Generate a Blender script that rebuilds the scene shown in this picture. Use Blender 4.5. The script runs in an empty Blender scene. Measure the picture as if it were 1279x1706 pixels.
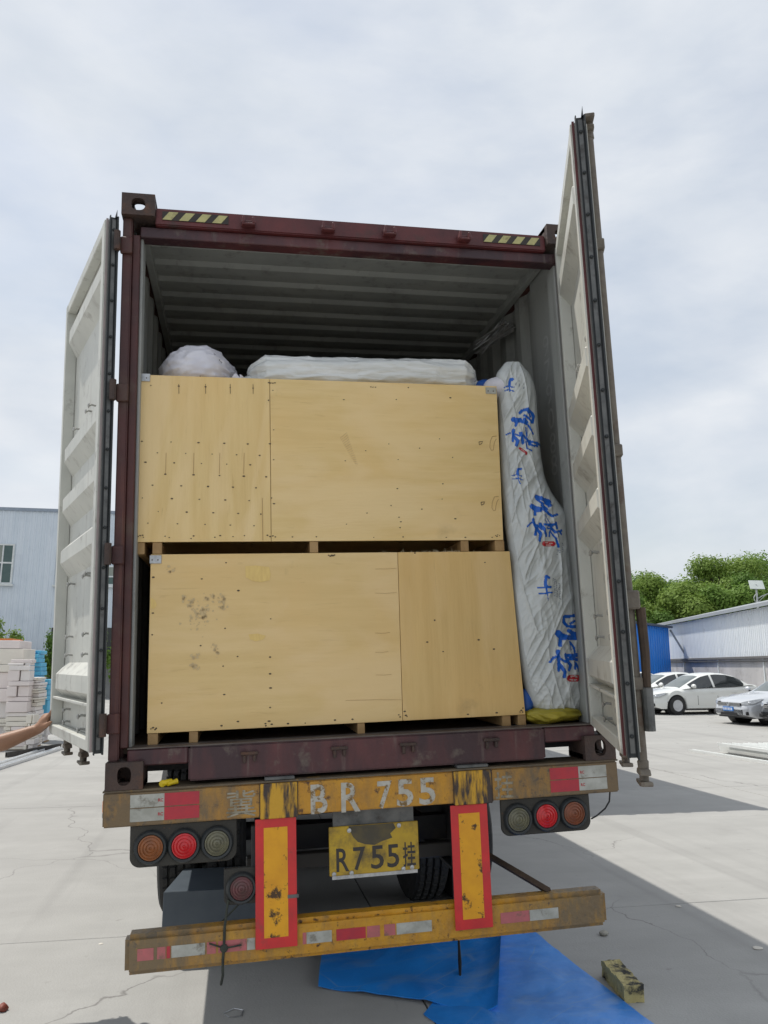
import bpy, bmesh, math, random
from mathutils import Vector, Matrix, noise
random.seed(7)
SC = bpy.context.scene
COL = SC.collection
R_ = math.radians

# ------------------------------------------------------------------ camera
F_PX = 1292.63                      # focal length in pixels of the 1279 x 1706 photograph
PITCH, YAW = 0.19626, -0.18529
CAM = Vector((-0.6688, -3.7903, 1.70))
FWD = Vector((-math.sin(YAW)*math.cos(PITCH), math.cos(YAW)*math.cos(PITCH), math.sin(PITCH)))
RGT = Vector((math.cos(YAW), math.sin(YAW), 0))
UPV = RGT.cross(FWD)
cd = bpy.data.cameras.new('camera'); cam = bpy.data.objects.new('camera', cd); COL.objects.link(cam)
cd.sensor_fit = 'VERTICAL'; cd.sensor_height = 24.0; cd.lens = F_PX/1706*24.0
cd.clip_start = 0.05; cd.clip_end = 2000
cam.matrix_world = Matrix(((RGT.x, UPV.x, -FWD.x, CAM.x), (RGT.y, UPV.y, -FWD.y, CAM.y), (RGT.z, UPV.z, -FWD.z, CAM.z), (0, 0, 0, 1)))
SC.camera = cam

# ------------------------------------------------------------------ sun and sky
SUN_A, SUN_B = 0.37, 0.37           # metres the shadow moves right / towards the camera per metre of height
to_sun = Vector((-SUN_A, SUN_B, 1)).normalized()
sl = bpy.data.lights.new('sun', 'SUN'); sl.energy = 2.75; sl.angle = R_(0.55); sl.color = (1.0, 0.955, 0.88)
so = bpy.data.objects.new('sun', sl); COL.objects.link(so)
so.rotation_euler = to_sun.to_track_quat('Z', 'Y').to_euler(); so.location = (-4, 4, 20)
W = bpy.data.worlds.new('World'); SC.world = W; W.use_nodes = True
nt = W.node_tree; nt.nodes.clear()
def wn(t, **k):
    n = nt.nodes.new(t)
    for a, b in k.items(): setattr(n, a, b)
    return n
sky = wn('ShaderNodeTexSky', sky_type='NISHITA', sun_disc=False)
sky.sun_elevation = math.asin(to_sun.z); sky.sun_rotation = math.atan2(to_sun.x, to_sun.y)
sky.air_density = 1.4; sky.dust_density = 2.0
bg1 = wn('ShaderNodeBackground'); bg1.inputs[1].default_value = 0.10
nt.links.new(sky.outputs[0], bg1.inputs[0])
tc = wn('ShaderNodeTexCoord'); mp = wn('ShaderNodeMapping'); mp.inputs['Scale'].default_value = (1.0, 1.0, 2.4)
mp.inputs['Location'].default_value = (2.3, 0.7, 0.4)
nt.links.new(tc.outputs['Generated'], mp.inputs[0])
n1 = wn('ShaderNodeTexNoise'); n1.inputs['Scale'].default_value = 2.1; n1.inputs['Detail'].default_value = 9; n1.inputs['Roughness'].default_value = 0.56; n1.inputs['Distortion'].default_value = 0.35
nt.links.new(mp.outputs[0], n1.inputs['Vector'])
cov = wn('ShaderNodeMapRange'); cov.inputs[1].default_value = 0.36; cov.inputs[2].default_value = 0.56; cov.inputs[3].default_value = 0.70; cov.inputs[4].default_value = 1.0
nt.links.new(n1.outputs[0], cov.inputs[0])
n2 = wn('ShaderNodeTexNoise'); n2.inputs['Scale'].default_value = 5.5; n2.inputs['Detail'].default_value = 8; n2.inputs['Roughness'].default_value = 0.5
nt.links.new(mp.outputs[0], n2.inputs['Vector'])
cr = wn('ShaderNodeValToRGB'); cr.color_ramp.elements[0].position = 0.30; cr.color_ramp.elements[0].color = (0.60, 0.655, 0.735, 1)
cr.color_ramp.elements[1].position = 0.70; cr.color_ramp.elements[1].color = (0.765, 0.795, 0.835, 1)
nt.links.new(n2.outputs[0], cr.inputs[0])
bg2 = wn('ShaderNodeBackground'); bg2.inputs[1].default_value = 0.88
nt.links.new(cr.outputs[0], bg2.inputs[0])
mx = wn('ShaderNodeMixShader'); out = wn('ShaderNodeOutputWorld')
nt.links.new(cov.outputs[0], mx.inputs[0]); nt.links.new(bg1.outputs[0], mx.inputs[1]); nt.links.new(bg2.outputs[0], mx.inputs[2])
nt.links.new(mx.outputs[0], out.inputs[0])
VS = SC.view_settings
VS.view_transform = 'Standard'; VS.look = 'None'; VS.exposure = 0.30; VS.gamma = 1; VS.use_curve_mapping = False
SC.cycles.use_denoising = True
SC.cycles.max_bounces = 8; SC.cycles.diffuse_bounces = 4

# ------------------------------------------------------------------ frames: the trailer stands slightly askew on the yard
RC = Matrix(((0.99937, 0.0, -0.0355), (-0.00057, 0.99987, -0.0161), (0.0355, 0.0161, 0.99924)))
TC = Vector((0, 0, 1.2021))
MC = Matrix.Translation(TC) @ RC.to_4x4()
MCI = MC.inverted()
def pray(u, v): return FWD + RGT*((u-639.5)/F_PX) - UPV*((v-853)/F_PX)
def gz(u, v, z=0.0):
    d = pray(u, v); return CAM + d*((z-CAM.z)/d.z)
def gy(u, v, y):
    d = pray(u, v); return CAM + d*((y-CAM.y)/d.y)
CAMC = MCI @ CAM
def cy(u, v, y):
    d = MCI.to_3x3() @ pray(u, v); return CAMC + d*((y-CAMC.y)/d.y)
def camxy(lat, D): return Vector((CAM.x + lat*0.983 + D*0.184, CAM.y - lat*0.184 + D*0.983, 0))

# ------------------------------------------------------------------ materials
MATS = {}
def pm(name, c1, c2=None, sc=6, lo=.35, hi=.65, rough=.6, metal=0, dirt=None, dsc=3, dlo=.52, dhi=.7, bump=0, bsc=60, st=(1,1,1), bst=None, spec=.5, coat=0, detail=7, extra=None):
    if name in MATS: return MATS[name]
    m = bpy.data.materials.new(name); m.use_nodes = True; t = m.node_tree; N = t.nodes; L = t.links
    b = N['Principled BSDF']; b.inputs['Roughness'].default_value = rough; b.inputs['Metallic'].default_value = metal
    b.inputs['Specular IOR Level'].default_value = spec; b.inputs['Coat Weight'].default_value = coat
    co = N.new('ShaderNodeTexCoord'); ma = N.new('ShaderNodeMapping'); ma.inputs['Scale'].default_value = st
    L.new(co.outputs['Object'], ma.inputs[0])
    c2 = c2 or tuple(x*.82 for x in c1)
    n = N.new('ShaderNodeTexNoise'); n.inputs['Scale'].default_value = sc; n.inputs['Detail'].default_value = detail; n.inputs['Roughness'].default_value = .6
    L.new(ma.outputs[0], n.inputs['Vector'])
    r = N.new('ShaderNodeMapRange'); r.inputs[1].default_value = lo; r.inputs[2].default_value = hi; L.new(n.outputs[0], r.inputs[0])
    mix = N.new('ShaderNodeMix'); mix.data_type = 'RGBA'; L.new(r.outputs[0], mix.inputs[0])
    mix.inputs[6].default_value = (*c1, 1); mix.inputs[7].default_value = (*c2, 1)
    cur = mix.outputs[2]
    if dirt:
        n3 = N.new('ShaderNodeTexNoise'); n3.inputs['Scale'].default_value = dsc; n3.inputs['Detail'].default_value = 9; n3.inputs['Roughness'].default_value = .68
        L.new(co.outputs['Object'], n3.inputs['Vector'])
        r3 = N.new('ShaderNodeMapRange'); r3.inputs[1].default_value = dlo; r3.inputs[2].default_value = dhi; L.new(n3.outputs[0], r3.inputs[0])
        m3 = N.new('ShaderNodeMix'); m3.data_type = 'RGBA'; L.new(r3.outputs[0], m3.inputs[0]); L.new(cur, m3.inputs[6]); m3.inputs[7].default_value = (*dirt, 1)
        cur = m3.outputs[2]
    if extra: cur = extra(N, L, co, cur, b)
    L.new(cur, b.inputs['Base Color'])
    if bump:
        nb = N.new('ShaderNodeTexNoise'); nb.inputs['Scale'].default_value = bsc; nb.inputs['Detail'].default_value = 6
        if bst:
            mb_ = N.new('ShaderNodeMapping'); mb_.inputs['Scale'].default_value = bst; L.new(co.outputs['Object'], mb_.inputs[0]); L.new(mb_.outputs[0], nb.inputs['Vector'])
        else: L.new(co.outputs['Object'], nb.inputs['Vector'])
        bp = N.new('ShaderNodeBump'); bp.inputs['Strength'].default_value = bump; bp.inputs['Distance'].default_value = .01
        L.new(nb.outputs[0], bp.inputs['Height']); L.new(bp.outputs[0], b.inputs['Normal'])
    MATS[name] = m
    return m

def streaks(c, k=.55, sx=(9, 9, .55), lo=.56, hi=.74):          # rain and rust runs drawn out downwards
    def f(N, L, co, cur, b):
        ma = N.new('ShaderNodeMapping'); ma.inputs['Scale'].default_value = sx; L.new(co.outputs['Object'], ma.inputs[0])
        n = N.new('ShaderNodeTexNoise'); n.inputs['Scale'].default_value = 1.6; n.inputs['Detail'].default_value = 6; n.inputs['Roughness'].default_value = .6; L.new(ma.outputs[0], n.inputs['Vector'])
        r = N.new('ShaderNodeMapRange'); r.inputs[1].default_value = lo; r.inputs[2].default_value = hi; r.inputs[4].default_value = k; L.new(n.outputs[0], r.inputs[0])
        m = N.new('ShaderNodeMix'); m.data_type = 'RGBA'; L.new(r.outputs[0], m.inputs[0]); L.new(cur, m.inputs[6]); m.inputs[7].default_value = (*c, 1)
        return m.outputs[2]
    return f
def grime_ends(c, x0, x1, amp=.55):           # road dirt that builds up towards both ends of the rear beam and bumper
    def f(N, L, co, cur, b):
        sx = N.new('ShaderNodeSeparateXYZ'); L.new(co.outputs['Object'], sx.inputs[0])
        ab = N.new('ShaderNodeMath'); ab.operation = 'ABSOLUTE'; L.new(sx.outputs[0], ab.inputs[0])
        mr = N.new('ShaderNodeMapRange'); mr.inputs[1].default_value = x0; mr.inputs[2].default_value = x1; L.new(ab.outputs[0], mr.inputs[0])
        n = N.new('ShaderNodeTexNoise'); n.inputs['Scale'].default_value = 9; n.inputs['Detail'].default_value = 9; n.inputs['Roughness'].default_value = .7
        mp_ = N.new('ShaderNodeMapping'); mp_.inputs['Scale'].default_value = (1.6, 1, .6); L.new(co.outputs['Object'], mp_.inputs[0]); L.new(mp_.outputs[0], n.inputs['Vector'])
        ad = N.new('ShaderNodeMath'); ad.operation = 'MULTIPLY_ADD'; L.new(n.outputs[0], ad.inputs[0]); ad.inputs[1].default_value = 2.4; ad.inputs[2].default_value = -1.5+amp*.5
        a2 = N.new('ShaderNodeMath'); a2.operation = 'ADD'; a2.use_clamp = True; L.new(ad.outputs[0], a2.inputs[0]); L.new(mr.outputs[0], a2.inputs[1])
        mu = N.new('ShaderNodeMath'); mu.operation = 'MULTIPLY'; mu.inputs[1].default_value = .88; L.new(a2.outputs[0], mu.inputs[0])
        m3 = N.new('ShaderNodeMix'); m3.data_type = 'RGBA'; L.new(mu.outputs[0], m3.inputs[0]); L.new(cur, m3.inputs[6]); m3.inputs[7].default_value = (*c, 1)
        return m3.outputs[2]
    return f

M = {}
M['maroon'] = pm('maroon_paint', (.095,.028,.024), (.055,.020,.020), sc=3, dirt=(.10,.065,.045), dsc=4, dlo=.5, dhi=.75, rough=.5, bump=.25, bsc=35, extra=streaks((.17,.06,.035), .6, (14,14,.8), .58, .68))
M['maroon_red'] = pm('maroon_header_paint', (.13,.026,.026), (.075,.018,.02), sc=4, dirt=(.05,.03,.025), dsc=6, dlo=.52, dhi=.72, rough=.5, bump=.2, bsc=40)
M['maroon_dark'] = pm('maroon_steel_sill', (.115,.034,.036), (.048,.022,.027), sc=3.5, lo=.38, hi=.58, dirt=(.14,.11,.09), dsc=8, dlo=.56, dhi=.72, rough=.45, bump=.35, bsc=30, st=(1,1,.3), extra=streaks((.18,.15,.13), .45, (10,10,.9), .6, .7))
M['casting'] = pm('rusty_casting', (.075,.045,.035), (.05,.034,.03), sc=14, dirt=(.14,.06,.03), dsc=9, dlo=.55, dhi=.72, rough=.7, bump=.5, bsc=90)
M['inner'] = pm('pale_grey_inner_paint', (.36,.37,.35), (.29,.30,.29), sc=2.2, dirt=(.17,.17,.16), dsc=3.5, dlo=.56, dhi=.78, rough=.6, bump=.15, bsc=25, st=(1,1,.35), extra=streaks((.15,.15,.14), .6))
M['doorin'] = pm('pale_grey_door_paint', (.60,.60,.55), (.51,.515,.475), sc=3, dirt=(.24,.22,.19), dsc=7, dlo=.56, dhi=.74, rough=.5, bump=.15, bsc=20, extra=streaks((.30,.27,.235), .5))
M['dooredge'] = pm('worn_pinkish_edge', (.45,.36,.35), (.33,.30,.29), sc=10, rough=.6)
M['rubber'] = pm('black_rubber_gasket', (.018,.022,.024), (.03,.034,.036), sc=20, rough=.55)
M['strip'] = pm('grey_retaining_strip', (.17,.17,.165), (.09,.095,.095), sc=12, rough=.5, metal=.3, dirt=(.05,.045,.04), dsc=14)
M['bar'] = pm('tan_dirty_bar', (.19,.165,.13), (.13,.11,.09), sc=18, rough=.65, dirt=(.1,.06,.04), dsc=12, bump=.3)
M['floor'] = pm('worn_plywood_floor', (.14,.10,.07), (.09,.07,.055), sc=6, rough=.7)
M['yellow'] = pm('worn_yellow_paint', (.60,.30,.025), (.47,.22,.022), sc=7, lo=.3, hi=.7, rough=.5, dirt=(.085,.035,.015), dsc=26, dlo=.56, dhi=.66, bump=.45, bsc=45, extra=grime_ends((.125,.10,.068), .30, .95, .78))
M['yellow_bump'] = pm('worn_yellow_bumper_paint', (.60,.31,.022), (.49,.23,.02), sc=8, rough=.42, dirt=(.06,.03,.015), dsc=30, dlo=.57, dhi=.66, bump=.4, bsc=45, extra=grime_ends((.145,.118,.08), .40, .98, .60))
M['yellow_streak'] = pm('streaked_yellow_black_paint', (.60,.33,.025), (.05,.035,.03), sc=11, lo=.42, hi=.55, rough=.55, st=(2.6,1,.45), bump=.3)
M['chassis'] = pm('dark_chassis_steel', (.030,.030,.034), (.018,.02,.023), sc=5, rough=.6, dirt=(.05,.045,.04), dsc=6)
M['lamp_panel'] = pm('dirty_lamp_panel', (.045,.042,.034), (.03,.028,.025), sc=6, rough=.7, dirt=(.16,.07,.02), dsc=9, dlo=.62, dhi=.70, bump=.3)
M['red_lens'] = pm('red_lamp_lens', (.62,.025,.03), (.48,.018,.022), sc=40, rough=.25, spec=.6)
M['amber_lens'] = pm('dusty_amber_lens', (.30,.10,.03), (.22,.08,.03), sc=30, rough=.4)
M['rust_lens'] = pm('dusty_orange_lens', (.24,.075,.035), (.17,.06,.03), sc=30, rough=.4)
M['clear_lens'] = pm('dusty_clear_lens', (.17,.16,.10), (.12,.115,.08), sc=30, rough=.35)
M['dull_lens'] = pm('dusty_dull_red_lens', (.16,.055,.06), (.11,.06,.055), sc=30, rough=.5)
M['tape_red'] = pm('red_reflective_tape', (.48,.03,.045), (.40,.03,.05), sc=20, rough=.35, dirt=(.20,.05,.05), dsc=9, dlo=.6, dhi=.75)
M['tape_pink'] = pm('faded_pink_tape', (.52,.14,.15), (.40,.13,.13), sc=16, rough=.5, dirt=(.22,.12,.09), dsc=18, dlo=.55, dhi=.66)
M['tape_white'] = pm('dirty_white_tape', (.48,.48,.44), (.33,.33,.29), sc=14, rough=.45, dirt=(.13,.11,.08), dsc=12, dlo=.54, dhi=.68)
M['board_red'] = pm('red_board_border', (.66,.03,.032), (.54,.028,.032), sc=12, rough=.35, dirt=(.22,.06,.05), dsc=8, dlo=.58, dhi=.75)
M['board_yellow'] = pm('orange_yellow_board', (.80,.38,.012), (.70,.31,.012), sc=10, rough=.4, dirt=(.07,.035,.012), dsc=14, dlo=.57, dhi=.63)
M['plate'] = pm('dirty_yellow_plate', (.55,.36,.025), (.44,.28,.025), sc=9, rough=.5, dirt=(.10,.075,.035), dsc=7, dlo=.45, dhi=.66)
M['stencil'] = pm('worn_white_stencil', (.52,.50,.44), (.40,.38,.33), sc=25, rough=.6, dirt=(.20,.12,.04), dsc=30, dlo=.52, dhi=.60)
M['stencil_faded'] = pm('faded_white_stencil', (.36,.33,.26), (.24,.20,.13), sc=22, rough=.6, dirt=(.16,.12,.07), dsc=20, dlo=.48, dhi=.60)
M['char'] = pm('black_plate_characters', (.03,.028,.03), (.05,.04,.03), sc=20, rough=.5)
M['charred'] = pm('red_small_print', (.45,.03,.04), rough=.5)
M['hazard_y'] = pm('pale_yellow_stripe', (.52,.48,.20), (.40,.37,.17), sc=20, rough=.5, dirt=(.15,.10,.06), dsc=14, dlo=.56, dhi=.7)
M['hazard_k'] = pm('black_stripe_field', (.02,.018,.016), (.045,.03,.02), sc=12, rough=.5)
M['tyre'] = pm('black_tyre_rubber', (.020,.021,.023), (.035,.034,.032), sc=12, rough=.8, bump=.3)
M['galv'] = pm('galvanised_steel', (.55,.56,.57), (.38,.39,.40), sc=40, rough=.35, metal=.75)
M['black_box'] = pm('black_painted_box', (.085,.105,.125), (.07,.088,.108), sc=8, rough=.42)
M['rust'] = pm('rusty_brown_bar', (.085,.055,.035), (.05,.035,.026), sc=15, rough=.8, bump=.3)
M['rope'] = pm('dark_green_rope', (.05,.06,.045), (.03,.03,.03), sc=30, rough=.9)
M['cable'] = pm('black_cable', (.012,.012,.013), rough=.5)
M['yplastic'] = pm('bright_yellow_plastic', (.75,.55,.01), (.6,.42,.01), sc=30, rough=.4)
def ply(name, st, c1=(.81,.605,.285), c2=(.71,.50,.205)):
    def ex(N, L, co, cur, b):
        n = N.new('ShaderNodeTexNoise'); n.inputs['Scale'].default_value = 1.5; n.inputs['Detail'].default_value = 4
        L.new(co.outputs['Object'], n.inputs['Vector'])
        r = N.new('ShaderNodeMapRange'); r.inputs[1].default_value = .4; r.inputs[2].default_value = .66; r.inputs[4].default_value = .55; L.new(n.outputs[0], r.inputs[0])
        mm = N.new('ShaderNodeMix'); mm.data_type = 'RGBA'; L.new(r.outputs[0], mm.inputs[0]); L.new(cur, mm.inputs[6]); mm.inputs[7].default_value = (c1[0]*1.02, c1[1]*.92, c1[2]*.80, 1)
        # fine dark grain lines
        ma = N.new('ShaderNodeMapping'); ma.inputs['Scale'].default_value = tuple(s*2.2 for s in st); L.new(co.outputs['Object'], ma.inputs[0])
        g = N.new('ShaderNodeTexNoise'); g.inputs['Scale'].default_value = 6; g.inputs['Detail'].default_value = 5; g.inputs['Distortion'].default_value = .6; L.new(ma.outputs[0], g.inputs['Vector'])
        r2 = N.new('ShaderNodeMapRange'); r2.inputs[1].default_value = .62; r2.inputs[2].default_value = .76; r2.inputs[4].default_value = .38; L.new(g.outputs[0], r2.inputs[0])
        m2 = N.new('ShaderNodeMix'); m2.data_type = 'RGBA'; L.new(r2.outputs[0], m2.inputs[0]); L.new(mm.outputs[2], m2.inputs[6]); m2.inputs[7].default_value = (c2[0]*.72, c2[1]*.66, c2[2]*.6, 1)
        n5 = N.new('ShaderNodeTexNoise'); n5.inputs['Scale'].default_value = 2.3; n5.inputs['Detail'].default_value = 5; n5.inputs['Distortion'].default_value = 1.2
        mq = N.new('ShaderNodeMapping'); mq.inputs['Scale'].default_value = tuple(max(.5, min(1.6, s*.35)) for s in st); mq.inputs['Location'].default_value = (3.1, 1.7, 5.3); L.new(co.outputs['Object'], mq.inputs[0]); L.new(mq.outputs[0], n5.inputs['Vector'])
        r5 = N.new('ShaderNodeMapRange'); r5.inputs[1].default_value = .46; r5.inputs[2].default_value = .64; r5.inputs[4].default_value = .6; L.new(n5.outputs[0], r5.inputs[0])
        m5 = N.new('ShaderNodeMix'); m5.data_type = 'RGBA'; L.new(r5.outputs[0], m5.inputs[0]); L.new(m2.outputs[2], m5.inputs[6]); m5.inputs[7].default_value = (min(.86, c1[0]*1.06), c1[1]*1.07, c1[2]*1.22, 1)
        return m5.outputs[2]
    return pm(name, c1, c2, sc=3.2, lo=.3, hi=.72, rough=.62, st=st, bump=.12, bsc=14, bst=st, dirt=(.36,.25,.12), dsc=2.6, dlo=.62, dhi=.80, extra=ex)
M['ply_v'] = ply('plywood_upright_grain', (7, 7, .55))
M['ply_h'] = ply('plywood_level_grain', (.55, 7, 7))
M['ply_v2'] = ply('plywood_warm_upright_grain', (6, 6, .45), (.73,.515,.22), (.63,.425,.165))
M['ply_h2'] = ply('plywood_pale_level_grain', (.5, 6, 6), (.77,.565,.265), (.69,.49,.21))
M['skid'] = pm('pine_skid_wood', (.42,.27,.12), (.33,.20,.085), sc=12, rough=.7, st=(1,.2,1), bump=.2)
M['nail'] = pm('dark_nail_mark', (.10,.07,.042), rough=.6)
M['veneer'] = pm('raw_yellow_veneer', (.80,.58,.21), (.72,.50,.18), sc=14, rough=.7, st=(6,1,1))
M['stain'] = pm('grey_smudge_on_wood', (.58,.435,.235), (.66,.50,.26), sc=20, rough=.7)
M['pencil'] = pm('brown_pencil_line', (.46,.30,.14), rough=.7)
M['splinter'] = pm('pale_wood_splinter', (.70,.60,.42), rough=.8)
M['sack_white'] = pm('white_woven_sack', (.76,.75,.80), (.66,.65,.72), sc=5, rough=.38, bump=.5, bsc=22)
M['film'] = pm('white_wrap_film', (.80,.81,.80), (.66,.68,.67), sc=5, rough=.20, st=(.5,3,6), bump=.6, bsc=12, bst=(.5,3,6))
M['olive'] = pm('olive_brown_cover', (.10,.08,.035), (.07,.055,.03), sc=6, rough=.8)
M['bluebag'] = pm('blue_plastic_bag', (.015,.10,.42), (.01,.07,.32), sc=8, rough=.4)
M['yellowbag'] = pm('yellow_green_bag', (.42,.34,.03), (.30,.26,.03), sc=6, rough=.5, bump=.3, bsc=14)
M['darkcloth'] = pm('dark_cloth', (.03,.03,.035), rough=.9)

# ------------------------------------------------------------------ mesh builder
BASE = {}
class MB:
    def __init__(s): s.v = []; s.f = []; s.m = []
    def add(s, vs, fs, mi=0):
        o = len(s.v); s.v += [Vector(p) for p in vs]; s.f += [tuple(i+o for i in f) for f in fs]; s.m += [mi]*len(fs); return s
    def box(s, x0, x1, y0, y1, z0, z1, mi=0):
        return s.add([(x0,y0,z0),(x1,y0,z0),(x1,y1,z0),(x0,y1,z0),(x0,y0,z1),(x1,y0,z1),(x1,y1,z1),(x0,y1,z1)],
                     [(0,3,2,1),(4,5,6,7),(0,1,5,4),(1,2,6,5),(2,3,7,6),(3,0,4,7)], mi)
    def tube(s, pts, rad, n=8, caps=True, mi=0, flat=1.0):
        pts = [Vector(p) for p in pts]; k = len(pts)
        if not hasattr(rad, '__len__'): rad = [rad]*k
        up = Vector((0,0,1)); vs = []; fs = []
        prev = None
        for i, p in enumerate(pts):
            t = (pts[min(i+1,k-1)]-pts[max(i-1,0)]).normalized()
            if prev is None:
                a = t.cross(up) if abs(t.dot(up)) < .95 else t.cross(Vector((1,0,0)))
            else:
                a = prev - t*prev.dot(t)
            a.normalize(); prev = a; b = t.cross(a)
            for j in range(n):
                q = 2*math.pi*j/n
                vs.append(p + a*(math.cos(q)*rad[i]) + b*(math.sin(q)*rad[i]*flat))
        for i in range(k-1):
            for j in range(n):
                fs.append((i*n+j, i*n+(j+1)%n, (i+1)*n+(j+1)%n, (i+1)*n+j))
        if caps: fs.append(tuple(reversed(range(n)))); fs.append(tuple((k-1)*n+j for j in range(n)))
        return s.add(vs, fs, mi)
    def lathe(s, prof, c, ax='y', n=24, mi=0, close=False):
        vs = []; fs = []; k = len(prof); c = Vector(c)
        for (r, h) in prof:
            for j in range(n):
                q = 2*math.pi*j/n; a, b = r*math.cos(q), r*math.sin(q)
                vs.append(c + (Vector((a,h,b)) if ax == 'y' else Vector((h,a,b)) if ax == 'x' else Vector((a,b,h))))
        for i in range(k-1 if not close else k):
            for j in range(n):
                i2 = (i+1) % k
                fs.append((i*n+j, i*n+(j+1)%n, i2*n+(j+1)%n, i2*n+j))
        if not close:
            if prof[0][0] > 1e-6: fs.append(tuple(range(n)))
            if prof[-1][0] > 1e-6: fs.append(tuple((k-1)*n+j for j in range(n)))
        return s.add(vs, fs, mi)
    def prism(s, poly, y0, y1, mi=0):            # polygon in xz, extruded along y
        n = len(poly)
        vs = [(x,y0,z) for x,z in poly]+[(x,y1,z) for x,z in poly]
        fs = [tuple(range(n)), tuple(reversed(range(n,2*n)))]+[(i,n+i,n+(i+1)%n,(i+1)%n) for i in range(n)]
        return s.add(vs, fs, mi)
    def grid(s, fn, nu, nv, closeu=False, mi=0):
        vs = [fn(i/(nu if closeu else nu-1), j/(nv-1)) for j in range(nv) for i in range(nu)]; fs = []
        for j in range(nv-1):
            for i in range(nu if closeu else nu-1):
                i2 = (i+1) % nu
                fs.append((j*nu+i, j*nu+i2, (j+1)*nu+i2, (j+1)*nu+i))
        return s.add(vs, fs, mi)
    def ball(s, c, r, n=12, m=8, mi=0):
        c = Vector(c); r = Vector(r) if hasattr(r,'__len__') else Vector((r,r,r))
        def f(u, v):
            a, b = 2*math.pi*u, math.pi*(v-.5)
            return c + Vector((r.x*math.cos(a)*math.cos(b), r.y*math.sin(a)*math.cos(b), r.z*math.sin(b)))
        return s.grid(f, n, m, True, mi)
    def build(s, name, mats, parent=None, smooth=False, ang=35, bevel=0, seg=1, shift=None, weld=False, world=None, recalc=True):
        me = bpy.data.meshes.new(name)
        sh = Vector(shift) if shift is not None else (BASE.get(parent.name, Vector()) if parent else Vector())
        me.from_pydata([p - sh for p in s.v], [], s.f)
        if not isinstance(mats, (list, tuple)): mats = [mats]
        for m in mats: me.materials.append(m)
        me.polygons.foreach_set('material_index', s.m)
        bm = bmesh.new(); bm.from_mesh(me)
        if weld: bmesh.ops.remove_doubles(bm, verts=bm.verts, dist=1e-5)
        if recalc: bmesh.ops.recalc_face_normals(bm, faces=bm.faces)
        if bevel:
            ed = [e for e in bm.edges if len(e.link_faces) == 2 and e.calc_face_angle(0) > R_(30)]
            bmesh.ops.bevel(bm, geom=ed, offset=bevel, segments=seg, affect='EDGES', clamp_overlap=True)
        bm.to_mesh(me); bm.free()
        if smooth:
            me.shade_smooth(); me.set_sharp_from_angle(angle=R_(ang))
        o = bpy.data.objects.new(name, me); COL.objects.link(o)
        if parent:
            o.parent = parent; BASE[o.name] = sh
        if world is not None: o.matrix_world = world
        return o
def tag(o, label, cat, group=None, kind=None):
    if label: o['label'] = label
    if cat: o['category'] = cat
    if group: o['group'] = group
    if kind: o['kind'] = kind
    return o
def thing_c(name, label, cat, base, group=None):            # a thing standing in the trailer's frame
    e = bpy.data.objects.new(name, None); COL.objects.link(e); e.empty_display_size = .1
    e.matrix_world = MC @ Matrix.Translation(base); BASE[e.name] = Vector(base)
    return tag(e, label, cat, group)
def thing_w(name, label, cat, base, rz=0, group=None):      # a thing in yard coordinates; its parts are local
    e = bpy.data.objects.new(name, None); COL.objects.link(e); e.empty_display_size = .1
    e.matrix_world = Matrix.Translation(base) @ Matrix.Rotation(rz, 4, 'Z')
    return tag(e, label, cat, group)
def mesh_c(mb, name, mat, base, label, cat, group=None, **k):
    o = mb.build(name, mat, None, shift=base, **k); o.matrix_world = MC @ Matrix.Translation(base)
    return tag(o, label, cat, group)
def copy_tree(o, parent=None, skip=()):
    c = o.copy(); COL.objects.link(c); c.parent = parent
    if parent is not None: c.matrix_parent_inverse = o.matrix_parent_inverse
    for ch in [x for x in bpy.data.objects if x.parent == o]:
        if ch.name.split('.')[0] not in skip: copy_tree(ch, c, skip)
    return c
def text_geo(body, bold=0.0):
    cu = bpy.data.curves.new('t', 'FONT'); cu.body = body; cu.offset = bold; cu.resolution_u = 3
    o = bpy.data.objects.new('t', cu); COL.objects.link(o)
    dg = bpy.context.evaluated_depsgraph_get(); me = bpy.data.meshes.new_from_object(o.evaluated_get(dg))
    vs = [v.co.copy() for v in me.vertices]; fs = [tuple(p.vertices) for p in me.polygons]
    bpy.data.objects.remove(o); bpy.data.curves.remove(cu); bpy.data.meshes.remove(me)
    xs = [v.x for v in vs]; ys = [v.y for v in vs]
    x0, x1, y0, y1 = min(xs), max(xs), min(ys), max(ys)
    return [((v.x-x0)/(x1-x0), (v.y-y0)/(y1-y0)) for v in vs], fs
def text_c(body, x0, x1, z0, z1, y, mat, parent, name='lettering', bold=0.0, skew=0.0):
    vs, fs = text_geo(body, bold); mb = MB()
    mb.add([(x0+a*(x1-x0)+skew*b, y, z0+b*(z1-z0)) for a, b in vs], fs)
    return mb.build(name, mat, parent, recalc=False)
def holed_plate(mb, o, ux, uy, w, h, hw, hh, t, n=24, p=3.0):
    """w x h plate centred on o with an oval hole hw x hh, thickness t behind it"""
    o, ux, uy = Vector(o), Vector(ux), Vector(uy); nn = ux.cross(uy)*-t
    vs = []
    for k in range(n):
        a = 2*math.pi*k/n; c, s_ = math.cos(a), math.sin(a)
        m_ = max(abs(c), abs(s_)); vs.append(o + ux*(c/m_*w/2) + uy*(s_/m_*h/2))
        e = (abs(c)**p+abs(s_)**p)**(-1/p); vs.append(o + ux*(c*e*hw/2) + uy*(s_*e*hh/2))
    vs += [q+nn for q in vs]; fs = []; N2 = 2*n
    for k in range(n):
        a, b = 2*k, 2*((k+1) % n)
        fs += [(a,b,b+1,a+1), (N2+a,N2+a+1,N2+b+1,N2+b), (a+1,b+1,N2+b+1,N2+a+1), (a,N2+a,N2+b,b)]
    mb.add(vs, fs)

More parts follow.
